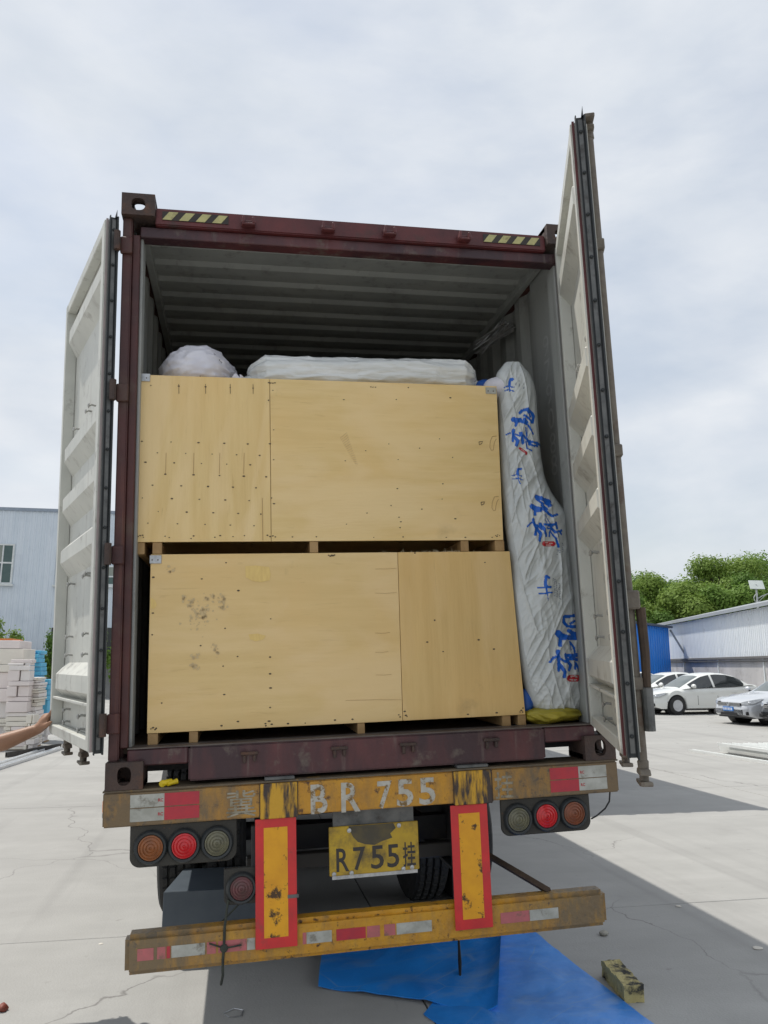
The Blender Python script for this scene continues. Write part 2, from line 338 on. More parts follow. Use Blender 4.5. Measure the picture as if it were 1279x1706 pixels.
# ================================================================== THE YARD
def concrete_extra(N, L, co, cur, b):
    geo = N.new('ShaderNodeNewGeometry')
    # hairline cracks: thin edges of a warped Voronoi pattern, kept only in patches
    nz = N.new('ShaderNodeTexNoise'); nz.inputs['Scale'].default_value = 1.3; nz.inputs['Detail'].default_value = 6; L.new(geo.outputs['Position'], nz.inputs['Vector'])
    ad = N.new('ShaderNodeMixRGB') if False else N.new('ShaderNodeVectorMath'); ad.operation = 'MULTIPLY_ADD'
    L.new(nz.outputs['Color'], ad.inputs[0]); ad.inputs[1].default_value = (.9,.9,0); L.new(geo.outputs['Position'], ad.inputs[2])
    vo = N.new('ShaderNodeTexVoronoi'); vo.feature = 'DISTANCE_TO_EDGE'; vo.inputs['Scale'].default_value = .34; L.new(ad.outputs[0], vo.inputs['Vector'])
    r = N.new('ShaderNodeMapRange'); r.inputs[1].default_value = .0; r.inputs[2].default_value = .0032; r.inputs[3].default_value = 1; r.inputs[4].default_value = 0; L.new(vo.outputs[0], r.inputs[0])
    n2 = N.new('ShaderNodeTexNoise'); n2.inputs['Scale'].default_value = .55; n2.inputs['Detail'].default_value = 5; L.new(geo.outputs['Position'], n2.inputs['Vector'])
    r2 = N.new('ShaderNodeMapRange'); r2.inputs[1].default_value = .42; r2.inputs[2].default_value = .56; r2.inputs[4].default_value = .8; L.new(n2.outputs[0], r2.inputs[0])
    mu = N.new('ShaderNodeMath'); mu.operation = 'MULTIPLY'; L.new(r.outputs[0], mu.inputs[0]); L.new(r2.outputs[0], mu.inputs[1])
    m = N.new('ShaderNodeMix'); m.data_type = 'RGBA'; L.new(mu.outputs[0], m.inputs[0]); L.new(cur, m.inputs[6]); m.inputs[7].default_value = (.11,.10,.095,1)
    # broad swept stains, drawn out along the yard
    ma = N.new('ShaderNodeMapping'); ma.inputs['Scale'].default_value = (.22,.9,1); L.new(geo.outputs['Position'], ma.inputs[0])
    n3 = N.new('ShaderNodeTexNoise'); n3.inputs['Scale'].default_value = 1.1; n3.inputs['Detail'].default_value = 8; n3.inputs['Roughness'].default_value = .65; L.new(ma.outputs[0], n3.inputs['Vector'])
    r3 = N.new('ShaderNodeMapRange'); r3.inputs[1].default_value = .38; r3.inputs[2].default_value = .68; r3.inputs[4].default_value = .9; L.new(n3.outputs[0], r3.inputs[0])
    m3 = N.new('ShaderNodeMix'); m3.data_type = 'RGBA'; L.new(r3.outputs[0], m3.inputs[0]); L.new(m.outputs[2], m3.inputs[6]); m3.inputs[7].default_value = (.345,.34,.325,1)
    # small dark specks and oil dots
    n4 = N.new('ShaderNodeTexNoise'); n4.inputs['Scale'].default_value = 9; n4.inputs['Detail'].default_value = 3; L.new(geo.outputs['Position'], n4.inputs['Vector'])
    r4 = N.new('ShaderNodeMapRange'); r4.inputs[1].default_value = .70; r4.inputs[2].default_value = .78; r4.inputs[4].default_value = .45; L.new(n4.outputs[0], r4.inputs[0])
    m4 = N.new('ShaderNodeMix'); m4.data_type = 'RGBA'; L.new(r4.outputs[0], m4.inputs[0]); L.new(m3.outputs[2], m4.inputs[6]); m4.inputs[7].default_value = (.21,.195,.18,1)
    # old tyre tracks and damp-looking patches
    ma5 = N.new('ShaderNodeMapping'); ma5.inputs['Scale'].default_value = (2.6,.10,1); ma5.inputs['Rotation'].default_value = (0,0,.35); L.new(geo.outputs['Position'], ma5.inputs[0])
    n5 = N.new('ShaderNodeTexNoise'); n5.inputs['Scale'].default_value = 1.0; n5.inputs['Detail'].default_value = 5; n5.inputs['Distortion'].default_value = .4; L.new(ma5.outputs[0], n5.inputs['Vector'])
    r5 = N.new('ShaderNodeMapRange'); r5.inputs[1].default_value = .58; r5.inputs[2].default_value = .70; r5.inputs[4].default_value = .38; L.new(n5.outputs[0], r5.inputs[0])
    m5 = N.new('ShaderNodeMix'); m5.data_type = 'RGBA'; L.new(r5.outputs[0], m5.inputs[0]); L.new(m4.outputs[2], m5.inputs[6]); m5.inputs[7].default_value = (.26,.255,.245,1)
    n6 = N.new('ShaderNodeTexNoise'); n6.inputs['Scale'].default_value = .8; n6.inputs['Detail'].default_value = 9; n6.inputs['Roughness'].default_value = .7; L.new(geo.outputs['Position'], n6.inputs['Vector'])
    r6 = N.new('ShaderNodeMapRange'); r6.inputs[1].default_value = .56; r6.inputs[2].default_value = .74; r6.inputs[4].default_value = .5; L.new(n6.outputs[0], r6.inputs[0])
    m6 = N.new('ShaderNodeMix'); m6.data_type = 'RGBA'; L.new(r6.outputs[0], m6.inputs[0]); L.new(m5.outputs[2], m6.inputs[6]); m6.inputs[7].default_value = (.29,.285,.275,1)
    return m6.outputs[2]
M['concrete'] = pm('yard_concrete', (.425,.42,.40), (.385,.381,.362), sc=2.5, rough=.85, bump=.25, bsc=70, spec=.25, extra=concrete_extra)
M['earth'] = pm('joint_earth', (.13,.12,.105), (.10,.095,.085), sc=3, rough=.95)
g = MB().box(-300, 300, -80, 500, -.5, -.012).build('ground', M['earth'])
tag(g, None, None, kind='structure')
# concrete slabs, 6 x 5 m, with open joints
SW, SL, GAP = 6.0, 5.0, .011
slab_me = None
for ix in range(-6, 6):
    for iy in range(-3, 10):
        x0, y0 = ix*SW+.35, 1.83+iy*SL
        if slab_me is None:
            so_ = MB().box(GAP/2, SW-GAP/2, GAP/2, SL-GAP/2, -.05, 0).build('concrete_slab', M['concrete'], bevel=.003); slab_me = so_.data
        else:
            so_ = bpy.data.objects.new('concrete_slab', slab_me); COL.objects.link(so_)
        so_.parent = g; so_.location = (x0, y0, random.uniform(-.0015, .0015))

# ================================================================== THE CONTAINER
cont = thing_c('shipping_container', 'open maroon shipping container loaded with plywood crates on the yellow trailer', 'container', (0, 0, 0))
HX, CL, CH = 1.219, 12.192, 2.896
def casting(sx, y0, top):
    mb = MB(); x0 = sx*HX - (.162 if sx > 0 else 0); z0 = CH-.118 if top else 0
    cx, cz = x0+.081, z0+.059; t = .028
    holed_plate(mb, (cx, y0, cz), (1,0,0), (0,0,1), .162, .118, .068 if top else .060, .066 if top else .080, -t, p=2.6)   # end face
    sxx = x0+.162 if sx > 0 else x0
    holed_plate(mb, (sxx, y0+.089, cz), (0,sx,0), (0,0,1), .178, .118, .079, .058, t)
    zz = z0+.118 if top else z0
    holed_plate(mb, (cx, y0+.089, zz), (1,0,0), (0,1,0) if top else (0,-1,0), .162, .178, .064, .124, t)
    ix0 = x0 if sx > 0 else x0+.162-t
    mb.box(ix0, ix0+t, y0+.003, y0+.175, z0+.003, z0+.115)
    mb.box(x0+.003, x0+.159, y0+.178-t, y0+.177, z0+.003, z0+.115)
    zz = z0 if top else z0+.118-t
    mb.box(x0+.003, x0+.159, y0+.003, y0+.175, zz+.001, zz+t-.001)
    return mb.build('corner_casting', M['casting'], cont)
for sx in (-1, 1):
    for top in (0, 1):
        casting(sx, 0, top); casting(sx, CL-.178, top)
for sx in (-1, 1):
    a, b = (-1.214, -1.168) if sx < 0 else (1.168, 1.214)
    c, d = (-1.168, -1.132) if sx < 0 else (1.132, 1.168)
    p = MB().box(a, b, .004, .075, .119, 2.777).build('corner_post', M['maroon'], cont, bevel=.006, seg=2)
    MB().box(c, d, .030, .13, .172, 2.70).build('inner_channel', M['maroon'], p, bevel=.004)
    e, f_ = (-1.132, -1.118) if sx < 0 else (1.118, 1.132)
    MB().box(e, f_, .055, .16, .172, 2.70).build('pale_channel', M['inner'], p, bevel=.003)
    MB().box(sx*1.212-.03 if sx > 0 else sx*1.212, sx*1.212 if sx > 0 else sx*1.212+.03, CL-.08, CL-.004, .119, 2.777).build('corner_post', M['maroon'], cont)
# header with hazard stripes and lock keepers
hd = MB().box(-1.056, 1.056, .004, .09, 2.748, 2.842).build('header', M['maroon_red'], cont, bevel=.006, seg=2)
MB().box(-1.131, 1.131, .030, .11, 2.690, 2.747).build('header_lip', M['maroon_dark'], hd, bevel=.004)
def stripes(x0, x1, n):
    MB().box(x0, x1, .0005, .0035, 2.775, 2.823).build('hazard_field', M['hazard_k'], hd)
    w = (x1-x0)/n
    for k in range(n):
        xa = x0+k*w
        xb = min(xa+w*.55, x1); sk = .034
        xe = min(xb+sk, x1)
        MB().prism([(xa, 2.777), (xb, 2.777), (xe, 2.821), (min(xa+sk, x1), 2.821)], -.001, .0005).build('hazard_stripe', M['hazard_y'], hd)
stripes(-1.022, -.690, 4); stripes(.692, 1.024, 4)
def keeper(x, z, par, up):
    mb = MB()
    mb.box(x-.036, x+.036, -.012, .005, z-.016, z+.018)
    mb.prism([(x-.036, z-.012), (x-.020, z-.012), (x-.018, z+.030), (x-.030, z+.030)], -.042, -.011)
    mb.prism([(x+.036, z-.012), (x+.020, z-.012), (x+.018, z+.022), (x+.030, z+.022)], -.042, -.011)
    mb.box(x-.034, x+.034, -.040, -.011, z-.020 if up else z-.020, z-.010)
    mb.build('lock_keeper', M['casting'] if not up else M['maroon_red'], par, bevel=.003)
for x in (-.588, -.172, .160, .576): keeper(x, 2.782, hd, True)
sill = MB().box(-.862, .862, .004, .14, .016, .168).build('sill', M['maroon_dark'], cont, bevel=.008, seg=2)
for sx in (-1, 1):
    a, b = sorted((sx*.863, sx*1.131))
    MB().box(a, b, .006, .14, .094, .167).build('sill_end', M['maroon_dark'], sill, bevel=.006)
for x in (-.588, -.170, .163, .580):
    mb = MB(); mb.box(x-.040, x+.040, -.018, .006, .118, .132); mb.box(x-.030, x-.016, -.016, .006, .082, .118); mb.box(x+.016, x+.030, -.016, .006, .088, .118)
    mb.build('lock_keeper', M['casting'], sill, bevel=.003)
MB().box(-1.131, 1.131, .005, .135, .1685, .174).build('sill_plate', pm('worn_steel_edge', (.16,.14,.125), (.08,.06,.055), sc=14, rough=.5, metal=.3, st=(.4,1,1)), sill)
MB().box(-1.165, 1.165, .141, CL-.08, .135, .165).build('floor', M['floor'], cont)
for k in range(24):
    MB().box(-1.16, 1.16, .30+k*.48, .34+k*.48, .03, .134).build('cross_member', M['chassis'], cont)
for sx in (-1, 1):
    a, b = sorted((sx*1.205, sx*1.165))
    MB().box(a, b, .178, CL-.178, .016, .170).build('bottom_rail', M['maroon'], cont, bevel=.004)
    a, b = sorted((sx*1.212, sx*1.160))
    MB().box(a, b, .178, CL-.178, 2.815, 2.884).build('top_rail', M['maroon'], cont, bevel=.004)
    a, b = sorted((sx*1.159, sx*1.118))
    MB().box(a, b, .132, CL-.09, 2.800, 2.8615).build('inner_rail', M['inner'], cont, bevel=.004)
    # corrugated side wall: a flat end strip, then trapezoid corrugations
    prof = [(.131, 0), (.46, 0)]; y = .46
    while y < CL-.35:
        prof += [(y+.072, 0), (y+.140, .036), (y+.210, .036), (y+.278, 0)]; y += .278
    prof += [(CL-.081, 0)]
    mb = MB(); xi = 1.168
    n = len(prof)
    vs = [(sx*(xi+d), yy, z) for z in (.166, 2.816) for yy, d in prof]
    mb.add(vs, [(i, i+1, n+i+1, n+i) for i in range(n-1)])
    vs = [(sx*(xi+d+.003), yy, z) for z in (.166, 2.816) for yy, d in prof]
    mb2 = MB().add(vs, [(i, i+1, n+i+1, n+i) for i in range(n-1)])
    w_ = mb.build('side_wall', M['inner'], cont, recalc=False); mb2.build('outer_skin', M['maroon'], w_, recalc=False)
    if sx > 0:
        digits = [('U', 2.58, .10), ('9', 2.33, .0), ('7', 2.18, 0), ('9', 2.03, 0), ('0', 1.88, 0), ('8', 1.73, 0), ('8', 1.60, 0)]
        for ch, zc, _ in digits[1:]:
            vs, fs = text_geo(ch, .0)
            MB().add([(1.1665, .39-.085*a, zc-.062+.124*b) for a, b in vs], [tuple(f) for f in fs]).build('stencil_digit', pm('faded_grey_digit', (.47,.48,.46), (.38,.39,.38), sc=20, rough=.7), w_, recalc=False)
# roof, corrugated across
prof = [(.09, 0)]; y = .16
while y < CL-.3:
    prof += [(y, 0), (y+.030, -.020), (y+.115, -.020), (y+.145, 0)]; y += .209
prof += [(CL-.05, 0)]; n = len(prof)
mb = MB().add([(x, yy, 2.862+d) for x in (-1.17, 1.17) for yy, d in prof], [(i, i+1, n+i+1, n+i) for i in range(n-1)])
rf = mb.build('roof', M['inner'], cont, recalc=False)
MB().add([(x, yy, 2.866+d) for x in (-1.17, 1.17) for yy, d in prof], [(i, i+1, n+i+1, n+i) for i in range(n-1)]).build('outer_skin', M['maroon'], rf, recalc=False)
MB().box(-1.18, 1.18, CL-.05, CL-.02, .02, 2.87).build('front_wall', M['inner'], cont)

# ---- doors: local X runs from the hinge (times s), Y is the inner side
DW, DT, DZ0, DZ1 = 1.165, .056, .168, 2.750
RIBS = [(2.50, .038), (1.76, .038), (1.46, .038), (1.155, .036), (.46, .040)]
def make_door(s, hx, ud, name_side, DW=1.165):
    u = Vector((ud[0], ud[1], 0)).normalized(); n_ = Vector((-u.y*s, u.x*s, 0)) if False else None
    # inner normal
    n_ = Vector((u.y, -u.x, 0)) if s < 0 else Vector((-u.y, u.x, 0))
    n_ = n_ if n_.x < 0 else -n_
    X = u*s
    if X.cross(n_).z < 0: X = -X; s = -s
    def P(a, b, z): return (s*a, b, z)
    def bx(mb, a0, a1, b0, b1, z0, z1, mi=0):
        x0, x1 = sorted((s*a0, s*a1)); return mb.box(x0, x1, b0, b1, z0, z1, mi)
    # leaf: panel with horizontal pressed ribs
    prof = [(DZ1-.058, -.006)]
    zs = [DZ1-.058]
    for zc, hw in RIBS:
        lo_ = .075
        prof += [(zc+hw+.060, -.006), (zc+hw, .052), (zc-hw, .052), (zc-hw-lo_, -.006)]
    prof += [(.372, -.006)]
    # bottom box section under a shelf
    prof = [p_ for p_ in prof if p_[0] >= .372]
    mb = MB(); A0, A1 = .070, DW-.060
    n = len(prof)
    # ribs end in slanted cheeks close to the stiles
    def dep(a, d): return d
    cols = [A0, A0+.001, A1-.07, A1]
    vs = []
    for a, k in ((A0, 1.0), (A1-.085, 1.0), (A1-.03, .0), (A1, 0.0)):
        for z, d in prof: vs.append(P(a, -.006+(d+.006)*k, z))
    fs = []
    for c in range(3):
        for i in range(n-1): fs.append((c*n+i, c*n+i+1, (c+1)*n+i+1, (c+1)*n+i))
    mb.add(vs, fs)
    bx(mb, A0, A1, -.008, -.006, .220, .372)
    bx(mb, .01, DW-.01, -.014, -.0095, DZ0+.01, DZ1-.01)
    leaf = mb.build('door', M['doorin'], None, recalc=False)
    leaf.parent = cont
    L4 = Matrix(((X.x, n_.x, 0, hx), (X.y, n_.y, 0, -.004), (0, 0, 1, 0), (0, 0, 0, 1)))
    leaf.matrix_local = L4; BASE[leaf.name] = Vector()
    if len(name_side): leaf['label'] = name_side
    for a0, a1 in ((.0, A0), (A1, DW)):
        bx(MB(), a0, a1, -.008, DT, DZ0, DZ1).build('stile', M['doorin'], leaf, bevel=.006, seg=2)
    bx(MB(), A0, A1, .003, DT-.002, DZ1-.058, DZ1).build('top_frame', M['doorin'], leaf, bevel=.004)
    bx(MB(), A0, A1, .003, DT-.002, DZ0, DZ0+.052).build('bottom_frame', M['doorin'], leaf, bevel=.004)
    bx(MB(), A0, A1, -.006, DT-.004, .362, .376).build('shelf', M['doorin'], leaf, bevel=.002)
    # edges: worn strip, maroon strip, rubber gasket with its retaining strip and bolts
    for (e0, e1, sg) in ((DW, DW+.004, 1), (-.004, .0, -1)):
        edge = bx(MB(), e0, e1, .040, .050, DZ0, DZ1).build('maroon_edge', M['maroon_red'] if sg > 0 else M['dooredge'], leaf)
        gq = MB(); w0, w1 = (e0, e0+.020) if sg > 0 else (e1-.020, e1)
        bx(gq, w0, w1, .001, .036, DZ0-.006, DZ1+.004)
        l0, l1 = (DW+.012, DW+.034) if sg > 0 else (-.034, -.012)
        bx(gq, l0, l1, -.005, .003, DZ0-.012, DZ1+.008); bx(gq, l0, l1, .033, .038, DZ0-.012, DZ1+.008)
        gas = gq.build('gasket', M['rubber'], leaf, bevel=.003)
        r0, r1 = (DW+.020, DW+.0235) if sg > 0 else (-.0235, -.020)
        bx(MB(), r0, r1, .009, .026, DZ0+.01, DZ1-.01).build('retaining_strip', M['strip'], gas)
        for k in range(14):
            z = DZ0+.07+k*.188
            mb = MB(); mb.lathe([(0, 0), (.0075, .0), (.0075, .006), (.004, .010), (0, .010)], (0,0,0), 'x', 8)
            o = mb.build('bolt', M['rubber'], gas); o.location = (s*(DW+.0235) if sg > 0 else s*-.0235, .0175, z)
            if s*sg < 0: o.rotation_euler = (0, 0, math.pi)
    # top gasket lips, the torn ends stand up
    gq = MB(); bx(gq, .01, DW-.01, .004, .030, DZ1, DZ1+.020)
    gq.add([P(DW-.02, .004, DZ1), P(DW+.035, .004, DZ1), P(DW+.03, .004, DZ1+.050), P(DW+.035, .012, DZ1), P(DW-.02, .012, DZ1)], [(0,1,2),(3,4,2),(1,3,2),(4,0,2)])
    gq.add([P(.03, .004, DZ1), P(-.034, .004, DZ1), P(-.03, .004, DZ1+.045), P(-.034, .012, DZ1), P(.03, .012, DZ1)], [(0,1,2),(3,4,2),(1,3,2),(4,0,2)])
    gq.build('gasket', M['rubber'], leaf)
    # lashing hooks on the inner face
    def hook(a, z, d=-.004):
        mb = MB(); mb.tube([P(a, d-.004, z), P(a, d+.022, z+.004), P(a, d+.034, z-.006)], [.006,.006,.004], 7)
        mb.lathe([(0, -.004), (.012, -.002), (.014, .002), (.008, .006), (0, .006)], P(a, d+.034, z-.002), 'y', 9)
        mb.build('lashing_hook', pm('grey_painted_hook', (.36,.36,.34), (.26,.26,.25), sc=30, rough=.5), leaf, smooth=True)
    for a, z in ((.42, 1.90), (.50, 1.89), (.86, 1.885), (.36, 1.00), (.42, .995), (.86, .99), (.36, .70), (.86, .70), (.36, .60), (.86, .60)): hook(a, z)
    for a, z in ((.42, .30), (.86, .31), (.42, .235), (.86, .245)): hook(a, z, -.005)
    # locking bars on the outer face with cams, brackets and handle
    for a in (DW*.5, DW-.09):
        x = s*a; yb = -.031
        b = MB().tube([(x, yb, DZ0-.03), (x, yb, DZ1+.01)], .0175, 12).build('locking_bar', M['bar'], leaf, smooth=True)
        for z, dz in ((DZ0-.075, -1), (DZ1+.015, 1)):
            mb = MB()
            mb.tube([(x, yb, z-dz*.045), (x, yb, z-dz*.012)], [.022, .020], 10)
            mb.prism([(x-.050, z-.004), (x-.030, z+.016*-dz), (x+.030, z+.016*-dz), (x+.050, z-.004), (x+.030, z-.008), (x-.030, z-.008)], yb-.020, yb+.020)
            mb.tube([(x, yb, z), (x, yb, z+dz*.030)], [.018, .018], 8)
            zt = z+dz*.036
            mb.prism([(x-.058, zt-dz*.012), (x-.062, zt+dz*.004), (x-.02, zt+dz*.010), (x+.055, zt+dz*.006), (x+.062, zt-dz*.008), (x+.015, zt-dz*.004)], yb-.022, yb+.022)
            mb.build('cam_end', M['bar'], b, bevel=.003)
        for z in (.42, 1.33, 2.22):
            mb = MB(); bx(mb, a-.028, a+.028, yb-.022, -.015, z-.024, z+.024); mb.build('bar_bracket', M['bar'], b, bevel=.004)
        mb = MB()                                       # handle hub and hanging handle
        hz = .735
        bx(mb, a-.05, a+.05, yb-.034, yb+.018, hz-.036, hz+.036); mb.build('handle_hub', M['bar'], b, bevel=.006)
        mb = MB(); mb.tube([(x+s*.012, yb-.038, hz-.03), (x+s*.014, yb-.040, hz-.20), (x+s*.016, yb-.036, hz-.33)], [.019, .018, .016], 8)
        mb.build('handle', M['rust'], b, smooth=True)
        mb = MB(); mb.tube([(x+s*.016, yb-.036, hz-.33), (x+s*.014, yb-.034, hz-.49)], [.021, .021], 10); mb.build('handle_grip', M['strip'], b)
    # hinge blades
    for z in (2.62, 1.845, 1.052, .285):
        mb = MB(); bx(mb, -.055, .035, -.010, .004, z-.046, z+.046); mb.tube([P(-.045, .004, z-.05), P(-.045, .004, z+.05)], .016, 10)
        mb.build('hinge', M['casting'], leaf)
    return leaf
door_l = make_door(-1, -1.243, (-.345, .938), 'left door swung right round, grey ribbed inside facing the camera')
door_r = make_door(1, 1.165, (-.335, -.942), 'right door standing out towards the camera, its edge gasket in view', 1.118)
for sx in (-1, 1):
    for z in (2.62, 1.845, 1.052, .285):
        a, b = sorted((sx*1.165, sx*1.222))
        MB().box(a, b, -.014, .012, z-.044, z+.044).build('hinge_lug', M['maroon'], cont, bevel=.005)

# ================================================================== THE TRAILER
tr = thing_c('semi_trailer', 'worn yellow container trailer with red and yellow rear boards and dirty bumper', 'trailer', (0, 0, -1.2))
beam = MB().box(-1.226, 1.226, -.018, .16, -.158, -.010).build('rear_beam', M['yellow'], tr, bevel=.006, seg=2)
MB().box(-1.228, 1.228, -.024, .162, -.0095, -.001).build('top_plate', pm('worn_beam_top', (.16,.12,.07), (.09,.07,.05), sc=9, rough=.6, dirt=(.30,.17,.03), dsc=8, dlo=.6, dhi=.7), beam, bevel=.002)
for x0, x1 in ((-.540, -.372), (.376, .564)):
    MB().box(x0, x1, -.028, -.0185, -.166, -.012).build('strut_plate', M['yellow_streak'], beam, bevel=.003)
    MB().box(x0+.02, x1-.01, -.020, .12, .0, .014).build('bolster_pad', M['strip'], beam, bevel=.003)
    MB().box(x0-.004, x0, -.024, -.0185, -.160, -.012).build('weld_seam', M['rust'], beam)
    MB().box(x1, x1+.004, -.024, -.0185, -.160, -.012).build('weld_seam', M['rust'], beam)
YL = -.0192
text_c('B', -.310, -.232, -.160, -.030, YL, M['stencil'], beam, bold=.022)
text_c('R', -.168, -.078, -.162, -.030, YL, M['stencil'], beam, bold=.022)
text_c('7', .004, .074, -.157, -.034, YL, M['stencil'], beam, bold=.022)
text_c('5', .096, .176, -.154, -.032, YL, M['stencil'], beam, bold=.022)
text_c('5', .204, .284, -.154, -.031, YL, M['stencil'], beam, bold=.022)
text_c('冀', -.692, -.560, -.150, -.034, YL, M['stencil_faded'], beam, bold=.004)
text_c('挂', .580, .675, -.152, -.028, YL, M['stencil_faded'], beam, bold=.01)
def tape(x0, x1, z0, z1, y, m, par):
    MB().box(x0, x1, y, y+.001, z0, z1).build('reflective_tape', M[m], par)
for z0, z1 in ((-.080, -.025), (-.139, -.0845)):
    tape(-1.110, -.9635, z0, z1, -.0195, 'tape_white', beam); tape(-.963, -.811, z0, z1, -.0195, 'tape_red', beam)
    tape(.866, 1.015, z0, z1, -.0195, 'tape_red', beam); tape(1.0155, 1.164, z0, z1, -.0195, 'tape_white', beam)
    text_c('RC', -.990, -.968, z0+.020, z0+.034, -.0202, M['charred'], beam, 'small_print', .03)
    text_c('RC', 1.024, 1.046, z0+.020, z0+.034, -.0202, M['charred'], beam, 'small_print', .03)
for sx in (-1, 1):                       # amber side markers peeking past the beam ends
    a, b = sorted((sx*1.2265, sx*1.246))
    mk = MB().box(a, b, .10, .16, -.115, -.060).build('side_marker', pm('orange_marker', (.75,.20,.02), rough=.3), beam, bevel=.004)
    MB().box(a, b, .10, .16, -.135, -.1155).build('white_edge', M['tape_white'], mk)
def lamp(x, z, y, r, m, par):
    o = MB().lathe([(r*1.30, .006), (r*1.32, -.008), (r*1.18, -.022), (r*1.02, -.020), (r*.98, -.008), (0, -.008)], (x, y, z), 'y', 28).build('tail_lamp', M['rubber'], par, smooth=True)
    pr = [(r*.97, -.010)]
    for k in range(4):
        q = 1-(k+.0)/4; pr += [(r*.97*q-.001, -.020-.002*k), (r*.97*q-r*.11, -.0235-.002*k), (r*.97*q-r*.16, -.019-.002*k)]
    pr += [(0, -.027)]
    MB().lathe(pr, (x, y, z), 'y', 28).build('lens', M[m], o, smooth=True, ang=50)
def rpoly(x0, x1, z0, z1, rbl, rbr, k=6):
    pts = [(x1, z1), (x0, z1)]
    for i in range(k+1):
        a = math.pi+i/k*math.pi/2; pts.append((x0+rbl+rbl*math.cos(a), z0+rbl+rbl*math.sin(a)))
    for i in range(k+1):
        a = 1.5*math.pi+i/k*math.pi/2; pts.append((x1-rbr+rbr*math.cos(a), z0+rbr+rbr*math.sin(a)))
    return pts
pl = MB().prism(rpoly(-1.110, -.645, -.337, -.160, .045, .045), .002, .020).build('lamp_panel', M['lamp_panel'], tr, bevel=.003)
lamp(-1.020, -.254, .002, .056, 'amber_lens', pl); lamp(-.876, -.256, .002, .056, 'red_lens', pl); lamp(-.733, -.255, .002, .056, 'clear_lens', pl)
pr_ = MB().prism(rpoly(.612, 1.072, -.330, -.160, .040, .045), .002, .020).build('lamp_panel', M['lamp_panel'], tr, bevel=.003)
lamp(.694, -.253, .002, .056, 'clear_lens', pr_); lamp(.838, -.247, .002, .056, 'red_lens', pr_); lamp(.981, -.244, .002, .056, 'rust_lens', pr_)
ps = MB().prism(rpoly(-.702, -.555, -.525, -.372, .03, .01), .002, .03).build('lamp_panel', M['lamp_panel'], tr, bevel=.004)
lamp(-.624, -.455, .002, .052, 'dull_lens', ps)
MB().box(-.58, -.53, .01, .05, -.50, -.20).build('lamp_bracket', M['chassis'], tr)
# bumper
def rbox(x0, x1, y0, y1, z0, z1, r, seg=3): return MB().box(x0, x1, y0, y1, z0, z1), r, seg
bu = MB().box(-1.122, 1.124, .0, .10, -.775, -.612).build('bumper', M['yellow_bump'], tr, bevel=.020, seg=4, smooth=True, ang=60)
TZ0, TZ1, TY = -.716, -.668, -.0015
for x0, x1, m in ((-1.068, -1.0, 'tape_pink'), (-.985, -.950, 'tape_pink'), (-.945, -.930, 'tape_red'), (-.925, -.782, 'tape_white'), (-.774, -.735, 'tape_pink'), (-.725, -.602, 'tape_pink'), (-.600, -.565, 'tape_white'),
                  (-.353, -.338, 'tape_pink'), (-.336, -.222, 'tape_white'), (-.201, -.066, 'tape_red'), (-.060, .000, 'tape_pink'), (.020, .072, 'tape_pink'), (.078, .245, 'tape_white'), (.580, .724, 'tape_pink'), (.7255, .870, 'tape_white')):
    tape(x0, x1, TZ0, TZ1, TY, m, bu)
for x0, x1, z0, z1 in ((-.563, -.378, -.714, -.1665), (.354, .536, -.720, -.1675)):
    bd = MB().box(x0, x1, -.019, -.014, z0, z1).build('rear_board', M['board_red'], tr, bevel=.001)
    MB().box(x0+.038, x1-.040, -.0205, -.0193, z0+.045, z1-.038).build('yellow_panel', M['board_yellow'], bd)
    MB().box((x0+x1)/2-.04, (x0+x1)/2+.04, -.0135, .0, z0+.02, z1).build('board_strut', M['chassis'], bd)
    MB().box((x0+x1)/2-.05, (x0+x1)/2+.05, .101, .16, -.70, -.165).build('bumper_hanger', M['chassis'], tr)
MB().box(-.42, -.37, -.0215, -.0206, -.512, -.497).build('dark_smear', M['strip'], bd)
# number plate and its carrier
MB().box(-.20, .19, .062, .075, -.275, -.165).build('plate_carrier', M['strip'], tr)
pt = MB().box(-.221, .209, .052, .058, -.456, -.238).build('number_plate', M['plate'], tr, bevel=.003)
MB().box(-.208, .20, .056, .062, -.472, -.4565).build('plate_frame', M['galv'], pt)
for ch, x0, x1 in (('R', -.188, -.128), ('7', -.108, -.050), ('5', -.024, .038), ('5', .054, .112)):
    text_c(ch, x0, x1, -.438, -.335, .0508, M['char'], pt, 'plate_character', .012)
text_c('挂', .130, .192, -.440, -.330, .0508, M['char'], pt, 'plate_character', .012)
for x, z in ((-.125, -.258), (.115, -.252), (-.200, -.446), (-.118, -.447), (.130, -.448), (.172, -.444)):
    MB().lathe([(.011, .0), (.010, -.006), (0, -.008)], (x, .052, z), 'y', 10).build('plate_bolt', M['galv'], pt, smooth=True)
patch_pts = [(-.128,-.240),(-.06,-.2395),(.02,-.2395),(.088,-.2395),(.10,-.262),(.072,-.286),(.082,-.305),(.03,-.318),(-.005,-.332),(-.05,-.325),(-.085,-.312),(-.105,-.290),(-.12,-.262)]
MB().add([(x, .0512, z) for x, z in patch_pts], [tuple(range(len(patch_pts)))]).build('mud_smear', pm('grey_mud', (.085,.075,.055), (.13,.105,.055), sc=16, lo=.4, hi=.7, rough=.9), pt)
